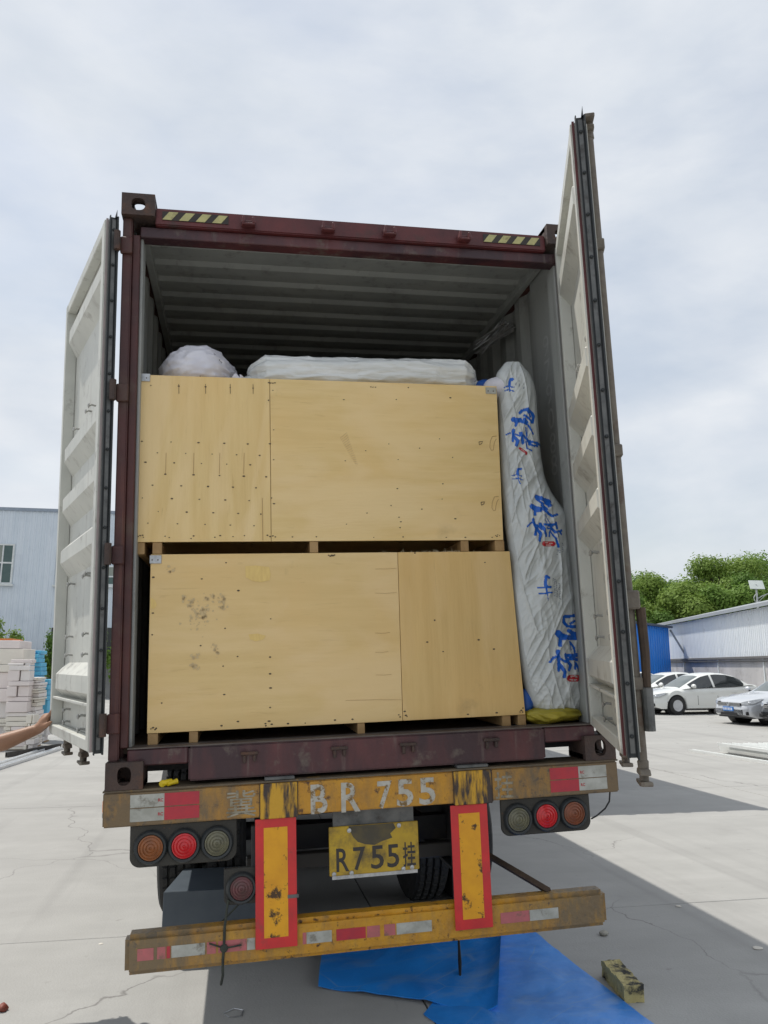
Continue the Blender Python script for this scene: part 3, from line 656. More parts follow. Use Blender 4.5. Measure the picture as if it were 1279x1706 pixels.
# chassis
for sx in (-1, 1):
    a = sx*.46
    mb = MB(); mb.box(a-.07, a+.07, .165, 12.0, -.175, -.160); mb.box(a-.07, a+.07, .165, 12.0, -.50, -.485); mb.box(a-.008, a+.008, .165, 12.0, -.485, -.175)
    mb.build('main_beam', M['chassis'], tr)
for y in (.45, 1.3, 3.1, 4.4, 6.2, 8.0, 10.0):
    MB().box(-.45, .45, y, y+.08, -.42, -.30).build('cross_member', M['chassis'], tr)
for y in (2.6, 5.4, 8.2, 11.2):
    MB().box(-1.18, 1.18, y, y+.12, -.16, -.02).build('bolster', M['chassis'], tr)
MB().box(-.60, .62, .30, .36, -.475, -.405).build('cross_tube', pm('greyish_cross_tube', (.06,.058,.055), rough=.6), tr, bevel=.005)
mb = MB(); mb.tube([(.855, .06, -.612), (.30, .62, -.300)], .018, 4); mb.build('brace', M['rust'], tr)
def ground_z(x, y): return -(1.2021+.0355*x+.0161*y)
tyre_prof = [(.30,-.115),(.40,-.135),(.47,-.13),(.505,-.112),(.515,-.085)]
for yy in (-.085,): pass
tyre_prof += [(.515,-.062),(.500,-.058),(.500,-.048),(.515,-.044),(.515,-.006),(.500,-.004),(.500,.004),(.515,.006),(.515,.044),(.500,.048),(.500,.058),(.515,.062),(.515,.085),(.505,.112),(.47,.13),(.40,.135),(.30,.115)]
wheel_src = None
for y in (2.35, 3.66, 4.97):
    MB().tube([(-.95, y, (ground_z(-.9,y)+.51)), (.95, y, ground_z(.9,y)+.51)], .065, 12).build('axle', M['chassis'], tr, smooth=True)
    for x in (-1.035, -.715, .715, 1.035):
        c = Vector((x, y, ground_z(x, y)+.515))
        if wheel_src is None:
            w0 = MB().lathe(tyre_prof, (0,0,0), 'x', 44, close=True).build('wheel', M['tyre'], None, smooth=True, ang=25)
            mb = MB()
            for k in range(44):             # tread blocks
                a = 2*math.pi*k/44
                for yb in (-.075, -.026, .026, .075):
                    b_ = a+.03*(1 if yb > 0 else -1); cc, ss = math.cos(b_), math.sin(b_)
                    t_ = Vector((0, -ss, cc))*.026; r_ = Vector((0, cc, ss)); xx = Vector((.017, 0, 0))
                    q = [Vector((yb,0,0))+r_*.513+i*xx+j*t_ for i, j in ((-1,-1),(1,-1),(1,1),(-1,1))]; q2 = [Vector((yb,0,0))+r_*.525+i*xx*.9+j*t_*.9 for i, j in ((-1,-1),(1,-1),(1,1),(-1,1))]
                    mb.add(q+q2, [(4,5,6,7),(0,1,5,4),(1,2,6,5),(2,3,7,6),(3,0,4,7)])
            td = mb.build('tread', M['tyre'], w0); 
            rm = MB().lathe([(.302,-.112),(.29,-.09),(.27,-.03),(.12,.02),(.09,.06),(0,.06)], (0,0,0), 'x', 28).build('rim', M['strip'], w0, smooth=True)
            wheel_src = w0; w = w0
        else: w = copy_tree(wheel_src)
        w.parent = tr; w.location = c - BASE[tr.name]
for sx in (-1, 1):
    MB().box(sx*.75-.06, sx*.75+.06, 9.4, 9.52, -1.28, -.17).build('landing_leg', M['chassis'], tr)
    MB().box(sx*.75-.15, sx*.75+.15, 9.36, 9.56, ground_z(sx*.75, 9.4), ground_z(sx*.75, 9.4)+.06).build('landing_foot', M['chassis'], tr)
# small loose things on the trailer
mb = MB()
p0 = cy(268, 1306, .03); 
mb.tube([(-.975, .01, .013), (-.955, .01, .016), (-.935, .02, .020)], [.013,.014,.011], 10); mb.tube([(-.952, -.005, .010), (-.930, .01, .014), (-.912, .02, .018)], [.009,.010,.013], 10)
mb.lathe([(.006, 0), (.015, 0), (.016, .01), (0, .01)], (-.975, .0, .013), 'y', 10)
mesh_c(mb, 'yellow_plastic_fitting', M['yplastic'], (-.93, .01, 0), 'small bright yellow plastic fitting lying on the trailer beam beside the corner casting', 'fitting', smooth=True)
pts = [cy(*q, y) for q, y in (((404,1505),.03), ((380,1500),.0), ((374,1545),-.005), ((373,1575),-.008), ((371,1600),-.008), ((371,1625),.0), ((368,1640),.06))]
mb = MB(); mb.tube(pts, .006, 6); mb.tube([cy(404,1500,.05), cy(360,1545,.12), cy(338,1562,.12)], .004, 5)
k0 = cy(373, 1580, -.010)
mb.ball(k0, (.018,.012,.018), 8, 6); mb.tube([k0, cy(348,1572,-.008)], .004, 5); mb.tube([k0, cy(402,1574,-.008)], .004, 5)
mesh_c(mb, 'rope', M['rope'], cy(371, 1600, 0), 'dark thin rope tied round the left part of the yellow bumper', 'rope', smooth=True)
mb = MB(); mb.tube([cy(*q, y) for q, y in (((1016,1318),.03), ((1015,1335),.03), ((1008,1347),.03), ((994,1359),.02), ((985,1364),.012))], .004, 6)
mesh_c(mb, 'hanging_cable', M['cable'], cy(1016, 1318, .03), 'short black cable hanging between beam and right lamp panel', 'cable', smooth=True)

# ================================================================== THE CARGO
def crate(name, label, x0, x1, z0, z1, y0, dep, split, mats, skids, zs, ex, xt):
    t = thing_c(name, label, 'crate', ((x0+x1)/2, y0, zs), 'plywood crates in the container')
    th = .012
    p1 = MB().prism([(x0, z0), (split-.0012, z0), (split-.0012+ex, z1), (x0+ex*.3, z1)], y0, y0+th).build('plywood_panel', mats[0], t, bevel=.0012)
    p2 = MB().prism([(split+.0012, z0), (x1, z0), (xt, z1), (split+.0012+ex, z1)], y0-.0008, y0+th-.0008).build('plywood_panel', mats[1], t, bevel=.0012)
    MB().box(x0+.002, x0+.014, y0+th+.001, y0+dep, z0+.001, z1-.013).build('side_panel', mats[0], t)
    x1 = min(x1, xt)
    MB().box(x1-.014, x1-.002, y0+th+.001, y0+dep, z0+.001, z1-.013).build('side_panel', mats[0], t)
    MB().box(x0+.001, x1-.001, y0+th+.001, y0+dep, z1-.0125, z1-.0005).build('lid', M['ply_h2'], t)
    MB().box(x0+.015, x1-.015, y0+dep-.012, y0+dep, z0+.001, z1-.0135).build('back_panel', mats[1], t)
    for a, b in skids:
        MB().box(a, b, y0+.004, y0+dep-.02, zs, z0-.0015).build('skid', M['skid'], t, bevel=.0015)
    return t
up = crate('plywood_crate', 'upper plywood crate with rows of nail marks on its narrow left panel', -1.134, .740, 1.127, 1.978, .10, 1.15, -.477, (M['ply_v'], M['ply_h']),
      ((-1.122,-1.086), (-1.049,-1.005), (-.284,-.242), (.507,.549), (.695,.745)), 1.0685, -.002, .753)
low = crate('plywood_crate', 'lower plywood crate with grey smudges and bare veneer patches, resting on the container floor', -1.057, .803, .226, 1.066, .10, 1.15, .163, (M['ply_h2'], M['ply_v2']),
      ((-1.054,-1.008), (-.866,-.826), (-.064,-.028), (.680,.724), (.764,.806)), .174, .004, .771)
def oncrate(u, v): return cy(u, v, .0985)
def nails(pts, par, r=.0032):
    mb = MB()
    for q in pts:
        p = oncrate(*q[:2]); rr = (q[2] if len(q) > 2 else 1)*r*random.uniform(.75, 1.2)
        n0 = len(mb.v); mb.lathe([(rr, .001), (rr*.8, -.0008), (0, -.001)], p, 'y', 7)
        k_ = random.uniform(1.0, 2.0)
        for q_ in range(n0, len(mb.v)): mb.v[q_].x = p.x+(mb.v[q_].x-p.x)*k_
    o = mb.build('nail_heads', M['nail'], par); o['kind'] = 'stuff'
Z7 = lambda X, Y: (210+X/3.654, 560+Y/3.654)      # zoom readings of the upper crate
pts = []
for row, xs in ((300,(150,320,483,633,772)), (640,(95,273,440,597,740)), (710,(190,362,523,672,812)), (767,(117,292,458,612,755)), (840,(238,410,568,716,852)), (907,(160,335,498,650,790)), (985,(98,278,445,603,749)), (1067,(195,368,530,682,820)), (1138,(132,312,480,634,778))):
    for k, X in enumerate(xs): pts.append((*Z7(X, row+k*4), 1.15 if row in (840, 907) else 1))
for X, Y in ((70,1220),(85,1214),(100,1212),(105,1224),(237,1218),(262,1226),(395,1232),(410,1216),(540,1224),(572,1214),(650,1220),(720,1214),(860,1212),(876,1220),(893,1216),(908,1222),(1012,1222),(1158,1221),(868,283),(880,285),(893,286),(905,284),(866,390),(893,330),(450,243),(898,570),(875,655),(898,752),(885,985),(900,1020)): pts.append(Z7(X, Y))
Z5 = lambda X, Y: (560+X/3.997, 640+Y/3.997)
for X, Y in ((50,103),(400,102),(760,90),(196,443),(555,426),(688,364),(775,488),(710,663),(705,765),(570,832),(205,858),(793,896),(68,932),(60,510),(412,502),(430,916),(425,955),(418,886),(407,695),(250,1020),(445,1017),(733,1020),(860,1020),(1038,1020),(1062,1008),(1075,1004),(1070,1014),(1088,1008),(230,18),(240,20),(250,19),(262,20),(480,22),(365,808),(350,398)): pts.append(Z5(X, Y))
nails(pts, up)
pts = []
Z8 = lambda X, Y: (210+X/3.654, 890+Y/3.654)
for X, Y in ((150,1185),(163,1178),(175,1190),(182,1182),(580,1166),(680,1140),(848,1153),(870,1138),(886,1157),(985,1153),(850,1166),(1090,1150),(1270,1132),(608,173),(460,272),(683,343),(602,573),(453,678),(678,744),(597,976),(165,262),(162,480),(158,612),(1232,128),(1242,133),(1252,127),(1262,131),(590,803),(880,515),(216,1028),(876,748),(876,850),(879,936),(876,1055)): pts.append((*Z8(X, Y), 1.2))
Z6 = lambda X, Y: (540+X/3.654, 900+Y/3.654)
for X, Y in ((672,487),(627,620),(724,678),(940,606),(1033,663),(978,135),(875,1060),(1050,1050),(490,1042),(497,1066),(504,1073),(454,1063),(462,1076),(172,1090),(65,1095),(1192,1046),(1200,1036),(1210,1022),(1208,1046),(552,78),(27,92),(40,96),(52,94),(62,90)): pts.append((*Z6(X, Y), 1.2))
nails(pts, low)
# marks on the wood: bare veneer, smudges, pencil ovals, a tyre print
def patch(pts, par, mat, name, dy=0.0):
    mb = MB(); vs = [oncrate(*q)-Vector((0, dy, 0)) for q in pts]
    c = sum(vs, Vector())/len(vs); n = len(vs)
    mb.add(vs+[c], [(i, (i+1) % n, n) for i in range(n)])
    return mb.build(name, mat, par, recalc=False)
def z8(l): return [Z8(*q) for q in l]
patch(z8([(725,195),(790,190),(870,200),(880,245),(872,280),(820,292),(770,285),(728,262)]), low, M['veneer'], 'veneer_patch')
patch(z8([(745,610),(800,605),(850,618),(835,640),(790,652),(755,640)]), low, M['veneer'], 'veneer_patch')
patch(z8([(148,385),(175,400),(188,430),(170,455),(150,450)]), low, M['veneer'], 'veneer_patch')
def blot(cx, cy_, rx, ry, par, n=16, seed=0, mat='stain', rag=.45):
    rnd = random.Random(seed); pts = []
    for k in range(n):
        a = 2*math.pi*k/n; q = 1+rnd.uniform(-rag, rag); pts.append((cx+rx*q*math.cos(a), cy_+ry*q*math.sin(a)))
    patch(z8(pts), par, M[mat], 'smudge', .0002)
sm = MB()
rnd = random.Random(3)
for cx, cyy, s_, n in ((450,480,26,26), (450,520,45,30), (510,380,22,20), (585,400,20,16), (385,435,14,10), (545,700,16,10), (410,810,14,12), (355,385,12,8), (270,215,16,8), (415,740,12,8), (580,450,14,8), (410,410,10,6)):
    for k in range(n):
        X, Y = rnd.gauss(cx, s_), rnd.gauss(cyy, s_*.9); p = oncrate(*Z8(X, Y))-Vector((0, .0004, 0)); r = rnd.uniform(.002, .0085)
        m_ = 7; sm.add([p+Vector((r*math.cos(6.283*i/m_)*rnd.uniform(.6,1.3), 0, r*math.sin(6.283*i/m_)*rnd.uniform(.6,1.4))) for i in range(m_)], [tuple(range(m_))])
o = sm.build('smudges', M['stain'], low, recalc=False); o['kind'] = 'stuff'
def line(pts, par, mat, w=.0016):
    mb = MB(); mb.tube([oncrate(*q)-Vector((0, .0002, 0)) for q in pts], w, 4); mb.build('pencil_mark', mat, par)
Z5l = lambda l: [Z5(*q) for q in l]
for dx, dy in ((0, 0), (14, 402)):
    line(Z5l([(1066+dx,345+dy),(1040+dx,348+dy),(1025+dx,380+dy),(1022+dx,420+dy),(1032+dx,440+dy),(1046+dx,438+dy),(1048+dx,410+dy),(1056+dx,380+dy),(1066+dx,365+dy)]), up, M['pencil'], .0014)
    line(Z5l([(950+dx,384+dy),(975+dx,382+dy),(968+dx,396+dy),(952+dx,404+dy),(950+dx,384+dy)]), up, M['nail'], .0020)
for k in range(15):
    line(Z5l([(25+k*7,360+k*12),(70+k*5.2,322+k*15)]), up, M['stain'], .0011)
for y0, xa, xb in ((175,310,440),(322,310,440),(565,310,400),(682,310,390),(820,315,410),(975,130,470)):
    line([Z6(xa, y0), Z6((xa+xb)/2, y0+random.uniform(-4,4)), Z6(xb, y0-4)], low, M['pencil'], .0006)
for X in (320, 483, 633, 772): line([Z7(X, 292), Z7(X+1, 350)], up, M['nail'], .0011)
for X in (243, 412, 570, 718): line([Z7(X, 710), Z7(X-3, 838)], up, M['pencil'], .0009)
line([Z7(828, 985), Z7(832, 1245)], up, M['pencil'], .0011)
# steel corner clips
def clip(u0, v0, u1, v1, par, m='galv'):
    a, b = oncrate(u0, v1), oncrate(u1, v0)
    o = MB().box(a.x, b.x, .0945, .0978, a.z, b.z).build('corner_clip', M[m], par, bevel=.001)
    for fx in (.22, .7):
        MB().lathe([(.004, .001), (.003, -.002), (0, -.002)], (a.x+(b.x-a.x)*fx, .0945, (a.z+b.z)/2-.003), 'y', 7).build('clip_nail', M['nail'], o)
clip(230, 623, 250, 635, up); clip(809, 646, 826, 656, up, 'tape_white'); clip(249, 925, 269, 939, low)
# splintered edge on the lower crate
mb = MB(); rnd = random.Random(5)
for k in range(130):
    u = rnd.choice((rnd.uniform(668, 770), rnd.gauss(735, 28), rnd.gauss(752, 10), rnd.uniform(640, 800))); p = cy(u, 918, .10); p.z = 1.066; p.y = .104+rnd.uniform(0, .03)
    L_ = rnd.uniform(.006, .022) if rnd.random() < .85 else rnd.uniform(.02, .045); a = rnd.uniform(-1.2, 1.2); w = .0012
    q = p+Vector((math.sin(a)*L_, rnd.uniform(-.012, .004), abs(math.cos(a))*L_*.7))
    mb.add([p-Vector((w,0,0)), p+Vector((w,0,0)), q, p+Vector((0, w*2, 0))], [(0,1,2),(1,3,2),(3,0,2)])
o = mb.build('splinters', M['splinter'], low); o['kind'] = 'stuff'

# ---- white woven sack lying on the upper crate
def fnoise(p, s, seed=0.0): return noise.noise(Vector(p)*s + Vector((seed, seed*1.7, -seed)))
c = cy(333, 615, .42); 
mb = MB()
def fs_(u, v):
    a = 2*math.pi*u; b = math.pi*(v-.5)
    ca, cb, sb = math.cos(a), math.cos(b), math.sin(b)
    p = Vector((.200*math.copysign(abs(ca)**.8, ca)*abs(cb)**.75, .30*math.sin(a)*abs(cb)**.75, .148*math.copysign(abs(sb)**.9, sb)))
    w = 1+.20*fnoise(p, 3.6, 4)+.10*(.4-abs(fnoise(p, 7, 8)))+.05*(.4-abs(fnoise((p.x*2, p.y, p.z*5), 9, 3)))
    fold = .020*max(0, .30-abs(fnoise((p.x*2.4+p.z, p.y*2, p.z*4-p.x), 3.4, 11)))*3*.5+.007*max(0, .25-abs(fnoise((p.x*5-p.z*2, p.y*2, p.z*6+p.x*2), 3.2, 21)))*3
    p = p*w; p += p.normalized()*fold
    return Vector((-.847, .45, 2.075)) + Vector((p.x, p.y, max(p.z, -.088)))
mb.grid(fs_, 140, 80, True)
mb.tube([(-.66,.20,1.99+.02), (-.63,.19,1.995), (-.615,.19,2.01)], [.03,.016,.026], 9)
ws = mesh_c(mb, 'woven_sack', M['sack_white'], (-.847, .45, 1.985), 'bulging white woven sack lying on the left of the upper crate', 'sack', smooth=True, ang=70, weld=True)
mb = MB()
for k, (ch, u, v) in enumerate((('R', 356, 589), ('P', 360, 593), ('D', 364, 598), ('E', 367, 602))):
    p = cy(u, v, .155+.004*k); mb.tube([p, p+Vector((.008, .002, -.006)), p+Vector((.003, 0, -.010))], .0012, 4)
mb.build('ink_scrawl', M['char'], ws, shift=Vector((-.847, .45, 1.985)))
# ---- long wrapped roll
mb = MB(); x0, x1 = -.592, .705; yc, zc = .33, 2.073; ry, rz = .155, .094
def fr(u, v):
    a = 2*math.pi*u; x = x0+(x1-x0)*v
    e = min(v, 1-v)*(x1-x0); k = min(1, (e/.10))**.45 if e < .10 else 1
    k = max(k, .12)
    ca, sa = math.cos(a), math.sin(a)
    p = Vector((x, ry*k*math.copysign(abs(ca)**.75, ca), rz*k*math.copysign(abs(sa)**.75, sa)))
    d = .008*fnoise((x*1.5, p.y*12, p.z*12), 1.3, 2)+.022*max(0, .3-abs(fnoise((x*2.2, p.y*16+x*2, p.z*16), 1.6, 5)))+.012*max(0, .25-abs(fnoise((x*7, p.y*10-x*3, p.z*22), 1.5, 15)))+.004*math.sin(a*9+5*fnoise((x*2, 0, 0), 1, 3))*(1 if e > .1 else 2.4)
    q = Vector((0, p.y, p.z)).normalized()*d if p.y or p.z else Vector()
    return Vector((0, yc, zc))+p+q+Vector((0, 0, .007*math.sin(x*3)+(.004 if x > 0 else 0)))
mb.grid(fr, 110, 220, True)
mb.tube([(x0+.02, yc-.03, zc-.055), (x0-.03, yc-.10, zc-.066), (x0-.055, yc-.12, zc-.075)], [.05,.016,.022], 9)
mb.tube([(x1-.02, yc-.02, zc-.02), (x1+.022, yc-.07, zc-.040), (x1+.035, yc-.09, zc-.055)], [.04,.014,.020], 9)
mb.tube([(x1+.02, yc-.08, zc-.038), (x1+.05, yc-.07, zc-.01)], [.004,.002], 5)
mesh_c(mb, 'wrapped_roll', M['film'], (0, .33, 1.98), 'long white film-wrapped roll lying across the upper crate', 'roll', smooth=True, ang=70)
# ---- things further in
mb = MB()
def fo(u, v):
    a = 2*math.pi*u; r = .105*(1-.25*v)*(1+.12*fnoise((math.cos(a)*2, math.sin(a)*2, v*3), 1.5, 6)); p0, p1 = Vector((.70, .62, 2.02)), Vector((.80, .95, 2.36))
    p = p0.lerp(p1, v); return p+Vector((math.cos(a)*r, math.sin(a)*r*.9, 0))
mb.grid(fo, 28, 16, True); mb.ball((.80, .95, 2.36), (.08,.075,.05), 14, 8)
mesh_c(mb, 'cloth_bundle', M['olive'], (.70, .62, 1.98), 'olive brown cloth bundle standing behind the right end of the white roll', 'bundle', smooth=True, ang=70)
mb = MB()
def fb(u, v):
    a = 2*math.pi*u; r = .10*(1+.1*fnoise((math.cos(a)*2, math.sin(a)*2, v*3), 1.5, 9)); p = Vector((-.1+.75*v, 1.0, 2.15)); return p+Vector((0, math.cos(a)*r, math.sin(a)*r*1.4))
mb.grid(fb, 24, 20, True); mb.add([fb(k/24, 0) for k in range(24)], [tuple(range(24))]); mb.add([fb(k/24, 1) for k in range(24)], [tuple(range(24))])
mesh_c(mb, 'dark_bundle', pm('dark_brown_wrap', (.045,.035,.03), (.03,.026,.024), sc=5, rough=.8), (.3, 1.0, 1.98), 'dark brown bundle lying behind the white roll', 'bundle', smooth=True, ang=60)
rods = thing_c('rod_bundle', 'bundle of thin galvanised rods sloping up to the right wall', 'rods', (.95, .95, 2.45))
rnd = random.Random(9)
for k in range(26):
    a = cy(797+rnd.uniform(-10, 12), 578+rnd.uniform(-8, 12), 1.0+rnd.uniform(0,.10)); b = cy(836+k*.9+rnd.uniform(-3, 3), 534+k*.55+rnd.uniform(-3, 5), .80+rnd.uniform(0,.10))
    b.x = min(b.x, 1.16)
    MB().tube([a, b], .0055, 5).build('rod', M['galv'], rods)
# ---- tall printed sack squeezed between the crates and the right wall
PROF = [(604,846,862),(612,832,876),(625,824,884),(650,829,893),(700,830,896),(760,832,901),(800,834,908),(830,836,924),(850,838,941),(866,839,947),(884,841,945),(905,844,950),(950,850,956),(1000,851,963),(1050,856,968),(1100,863,971),(1150,873,973),(1175,883,972),(1188,894,969),(1194,910,958)]
def edges(v):
    for i in range(len(PROF)-1):
        a, b = PROF[i], PROF[i+1]
        if a[0] <= v <= b[0]:
            t = (v-a[0])/(b[0]-a[0]); t2 = t
            return a[1]+(b[1]-a[1])*t2, a[2]+(b[2]-a[2])*t2
    return PROF[-1][1:]
def stroke_set():
    S = []; z4 = lambda l, w: S.append(([(820+x/9.48, 600+y/9.48) for x, y in l], w/9.48/2, 0))
    z5 = lambda l, w: S.append(([(860+x/10.66, 800+y/10.66) for x, y in l], w/10.66/2, 0))
    z6 = lambda l, w: S.append(([(880+x/7.75, 940+y/7.75) for x, y in l], w/7.75/2, 0))
    zm = lambda l, w: S.append(([(790+x/5.17, 590+y/5.17) for x, y in l], w/5.17/2, 0))
    z4([(310,312),(282,310),(268,350),(264,420)], 36); z4([(264,420),(264,500)], 16); z4([(180,442),(250,415),(325,440)], 17); z4([(190,496),(255,474),(325,505)], 17)
    z4([(435,832),(470,797),(560,792),(625,850),(645,900),(630,985)], 40); z4([(500,880),(570,925),(615,985)], 30); z4([(530,800),(600,900)], 26)
    z4([(330,940),(380,955),(430,950)], 66); z4([(385,980),(372,1032)], 36); z4([(430,960),(490,985),(530,1000)], 46); z4([(500,940),(540,990)], 44); z4([(560,1030),(600,1090),(640,1165)], 26)
    z4([(212,1182),(285,1150)], 20); z4([(332,1105),(330,1170)], 44); z4([(330,1170),(322,1280)], 34); z4([(345,1210),(395,1280),(375,1350)], 44); z4([(370,1170),(440,1210)], 24); z4([(435,1160),(455,1210),(482,1310)], 38)
    z4([(518,1060),(545,1210)], 12); z4([(545,1070),(552,1200)], 10); z4([(490,1190),(560,1265),(640,1300),(700,1305),(765,1350)], 30); z4([(530,1290),(545,1400),(612,1440)], 22); z4([(580,1330),(660,1360),(710,1340)], 26); z4([(540,1240),(600,1330)], 30); z4([(700,1300),(705,1370)],22)
    zm([(398,988),(375,992),(368,1030)], 20); zm([(368,1030),(375,1085),(392,1122)], 6); zm([(322,1048),(365,1040),(405,1052)], 8); zm([(328,1078),(372,1072),(415,1086)], 8)
    z5([(345,295),(430,335),(540,370),(580,390)], 60); z5([(345,330),(420,405),(470,425)], 30); z5([(520,400),(570,440)], 60); z5([(560,480),(620,450)], 22); z5([(270,470),(330,505),(400,535)], 78); z5([(330,550),(325,615)], 44); z5([(430,500),(500,560),(560,600),(630,645),(718,612)], 38); z5([(440,450),(520,520)], 50)
    z5([(475,620),(530,760)], 10); z5([(500,610),(585,765)], 10); z5([(178,832),(240,770),(280,748)], 26); z5([(292,700),(305,770)], 46); z5([(300,760),(345,860),(328,970)], 46); z5([(350,850),(420,950),(402,1080)], 46); z5([(360,800),(440,870)], 30); z5([(410,775),(480,870),(525,985)], 44); z5([(495,790),(600,800),(690,790)], 46); z5([(610,850),(690,930),(790,900)], 36); z5([(690,760),(715,860)], 36); z5([(590,920),(585,1000)], 24); z5([(600,900),(690,1040)], 22); z5([(690,1040),(735,1190)], 34); z5([(540,850),(640,880)], 24); z5([(760,900),(790,960)], 26); z5([(720,960),(740,1000)], 20)
    z6([(250,178),(215,155),(202,230),(212,300)], 30); z6([(212,300),(222,370)], 18); z6([(222,370),(246,478)], 7); z6([(125,305),(278,298)], 20); z6([(135,382),(290,370)], 20)
    z6([(450,680),(625,662)], 34); z6([(448,690),(452,750),(500,800),(630,808)], 34); z6([(622,665),(622,810)], 24); z6([(540,765),(600,730)], 26); z6([(375,890),(420,930),(450,940)], 72); z6([(410,960),(398,1045)], 40); z6([(450,930),(530,950),(625,950)], 50); z6([(520,860),(560,890),(620,900)], 44)
    z6([(535,1000),(580,1070),(590,1130)], 22); z6([(535,1010),(548,1110)], 10); z6([(275,1262),(320,1205),(365,1190)], 28); z6([(372,1125),(378,1200)], 38); z6([(385,1200),(385,1370)], 34); z6([(392,1290),(460,1390),(452,1452)], 36); z6([(400,1220),(470,1260)], 28); z6([(470,1170),(490,1240),(540,1310),(520,1362)], 36); z6([(510,1180),(640,1170)], 40); z6([(530,1220),(640,1230),(700,1260)], 36); z6([(640,1110),(655,1230)], 24); z6([(595,1270),(598,1350)], 24); z6([(610,1280),(660,1400),(688,1480)], 24)
    for l, w, cv in (([(436,1392),(490,1430),(530,1480)], 40, z4), ([(495,1130),(640,1135)], 92, z5), ([(525,1470),(625,1470)], 84, z6)):
        cv(l, w); S[-1] = (S[-1][0], S[-1][1], 1)
    for l, w, cv in (([(500,1115),(560,1108)], 14, z5), ([(590,1120),(630,1118)], 14, z5), ([(520,1160),(600,1155)], 14, z5), ([(545,1450),(590,1440)], 16, z6), ([(600,1450),(625,1455)], 16, z6), ([(525,1490),(560,1492)], 16, z6), ([(580,1495),(610,1490)], 16, z6), ([(460,1408),(490,1425)], 9, z4), ([(495,1450),(515,1462)], 8, z4)):
        cv(l, w); S[-1] = (S[-1][0], S[-1][1], 2)
    for x, y0, y1 in ((355,365,420), (405,345,460), (475,400,470)):
        for q in range(y0, y1, 16): z4([(x-5,q),(x+6,q+4)], 7); S[-1] = (S[-1][0], S[-1][1], 3)
    for x, y0, y1 in ((315,190,430), (345,200,440), (385,250,460)):
        for q in range(y0, y1, 24): z6([(x-6+(q-y0)*.1,q),(x+8+(q-y0)*.1,q+8)], 8); S[-1] = (S[-1][0], S[-1][1], 3)
    for x, y0, y1 in ((720,1240,1330), (750,1230,1330), (810,1120,1300)):
        for q in range(y0, y1, 26): z5([(x-8,q),(x+14,q+6)], 9); S[-1] = (S[-1][0], S[-1][1], 3)
    return S
STR = stroke_set()
def sdist(p, l):
    d = 1e9
    for (ax, ay), (bx_, by) in zip(l[:-1], l[1:]):
        dx, dy = bx_-ax, by-ay; L2 = dx*dx+dy*dy or 1e-9
        t = max(0, min(1, ((p[0]-ax)*dx+(p[1]-ay)*dy)/L2)); d = min(d, math.hypot(p[0]-ax-t*dx, p[1]-ay-t*dy))
    return d
for i, (l, w, k) in enumerate(STR):
    xs = [q[0] for q in l]; ys = [q[1] for q in l]; w = w*1.22 if k == 0 else w; STR[i] = (l, w, k, min(xs)-w-1, max(xs)+w+1, min(ys)-w-1, max(ys)+w+1)
NU, NV = 170, 420
mb = MB(); ink = []
V0, V1 = PROF[0][0], PROF[-1][0]
def bagpt(t, v, back=False):
    l, r = edges(v)
    # smoothed edges
    l2, r2 = edges(min(V1, v+9)); l3, r3 = edges(max(V0, v-9)); l, r = (l+l2+l3)/3, (r+r2+r3)/3
    u = l+(r-l)*t
    pl_, pr2 = cy(l, v, .17), cy(r, v, .17)
    s_ = math.sqrt(max(0, 1-(2*t-1)**2)); half = min((pr2.x-pl_.x)/2, .20)
    y = .20 - (half*.72)*s_**.8
    if back: y = .20 + half*.5*s_
    p = cy(u, v, y)
    return p, u
def wr(u, v):
    q = (u-.35*(v-604))          # folds run down to the left
    f = 0
    ac, al = u*.80+v*.42, -u*.42+v*.80           # across and along the creases, which run up to the right
    ac2, al2 = u*.93-v*.20, u*.20+v*.93
    f += .0070*noise.noise(Vector((ac*.030, al*.010, 1.0)))
    r1 = 1-abs(noise.noise(Vector((ac*.050, al*.013, 7.0))))*2.2
    f += .0085*max(0, r1)**3
    r2 = 1-abs(noise.noise(Vector((ac2*.060, al2*.008, 3.0))))*2.2
    f += .0060*max(0, r2)**4
    r4 = 1-abs(noise.noise(Vector((ac*.11, al*.03, 12.0))))*2.4
    f += .0030*max(0, r4)**3
    r3 = 1-abs(noise.noise(Vector((u*.02, v*.15, 5.0))))*2
    f += .0022*max(0, r3)**2*(1 if v > 1090 else .12)
    f += .0007*noise.noise(Vector((u*.20, v*.16, 9.0)))
    return f
vs = []; fs = []
for j in range(NV):
    v = V0+(V1-V0)*j/(NV-1)
    for i in range(NU):
        t = .5-.5*math.cos(math.pi*i/(NU-1)) if True else i/(NU-1)
        t = .35*t+.65*i/(NU-1)
        p, u = bagpt(t, v)
        e = min(1, 6*t*(1-t))
        p.y -= wr(u, v)*e*1.5
        vs.append(p); k = 0
        for l, w, kind, xa, xb, ya, yb in STR:
            if xa < u < xb and ya < v < yb and sdist((u, v), l) < w: k = (1, 2, 3, 4)[kind] if not (kind == 0 and k) else k
        ink.append(k)
for j in range(NV-1):
    for i in range(NU-1): fs.append((j*NU+i, j*NU+i+1, (j+1)*NU+i+1, (j+1)*NU+i))
nf = len(vs)
nb = 24
for j in range(0, 60):
    v = V0+(V1-V0)*j/59
    for i in range(nb):
        p, u = bagpt(i/(nb-1), v, True); vs.append(p); ink.append(0)
for j in range(59):
    for i in range(nb-1): fs.append((nf+j*nb+i, nf+(j+1)*nb+i, nf+(j+1)*nb+i+1, nf+j*nb+i+1))
mb.add(vs, fs)
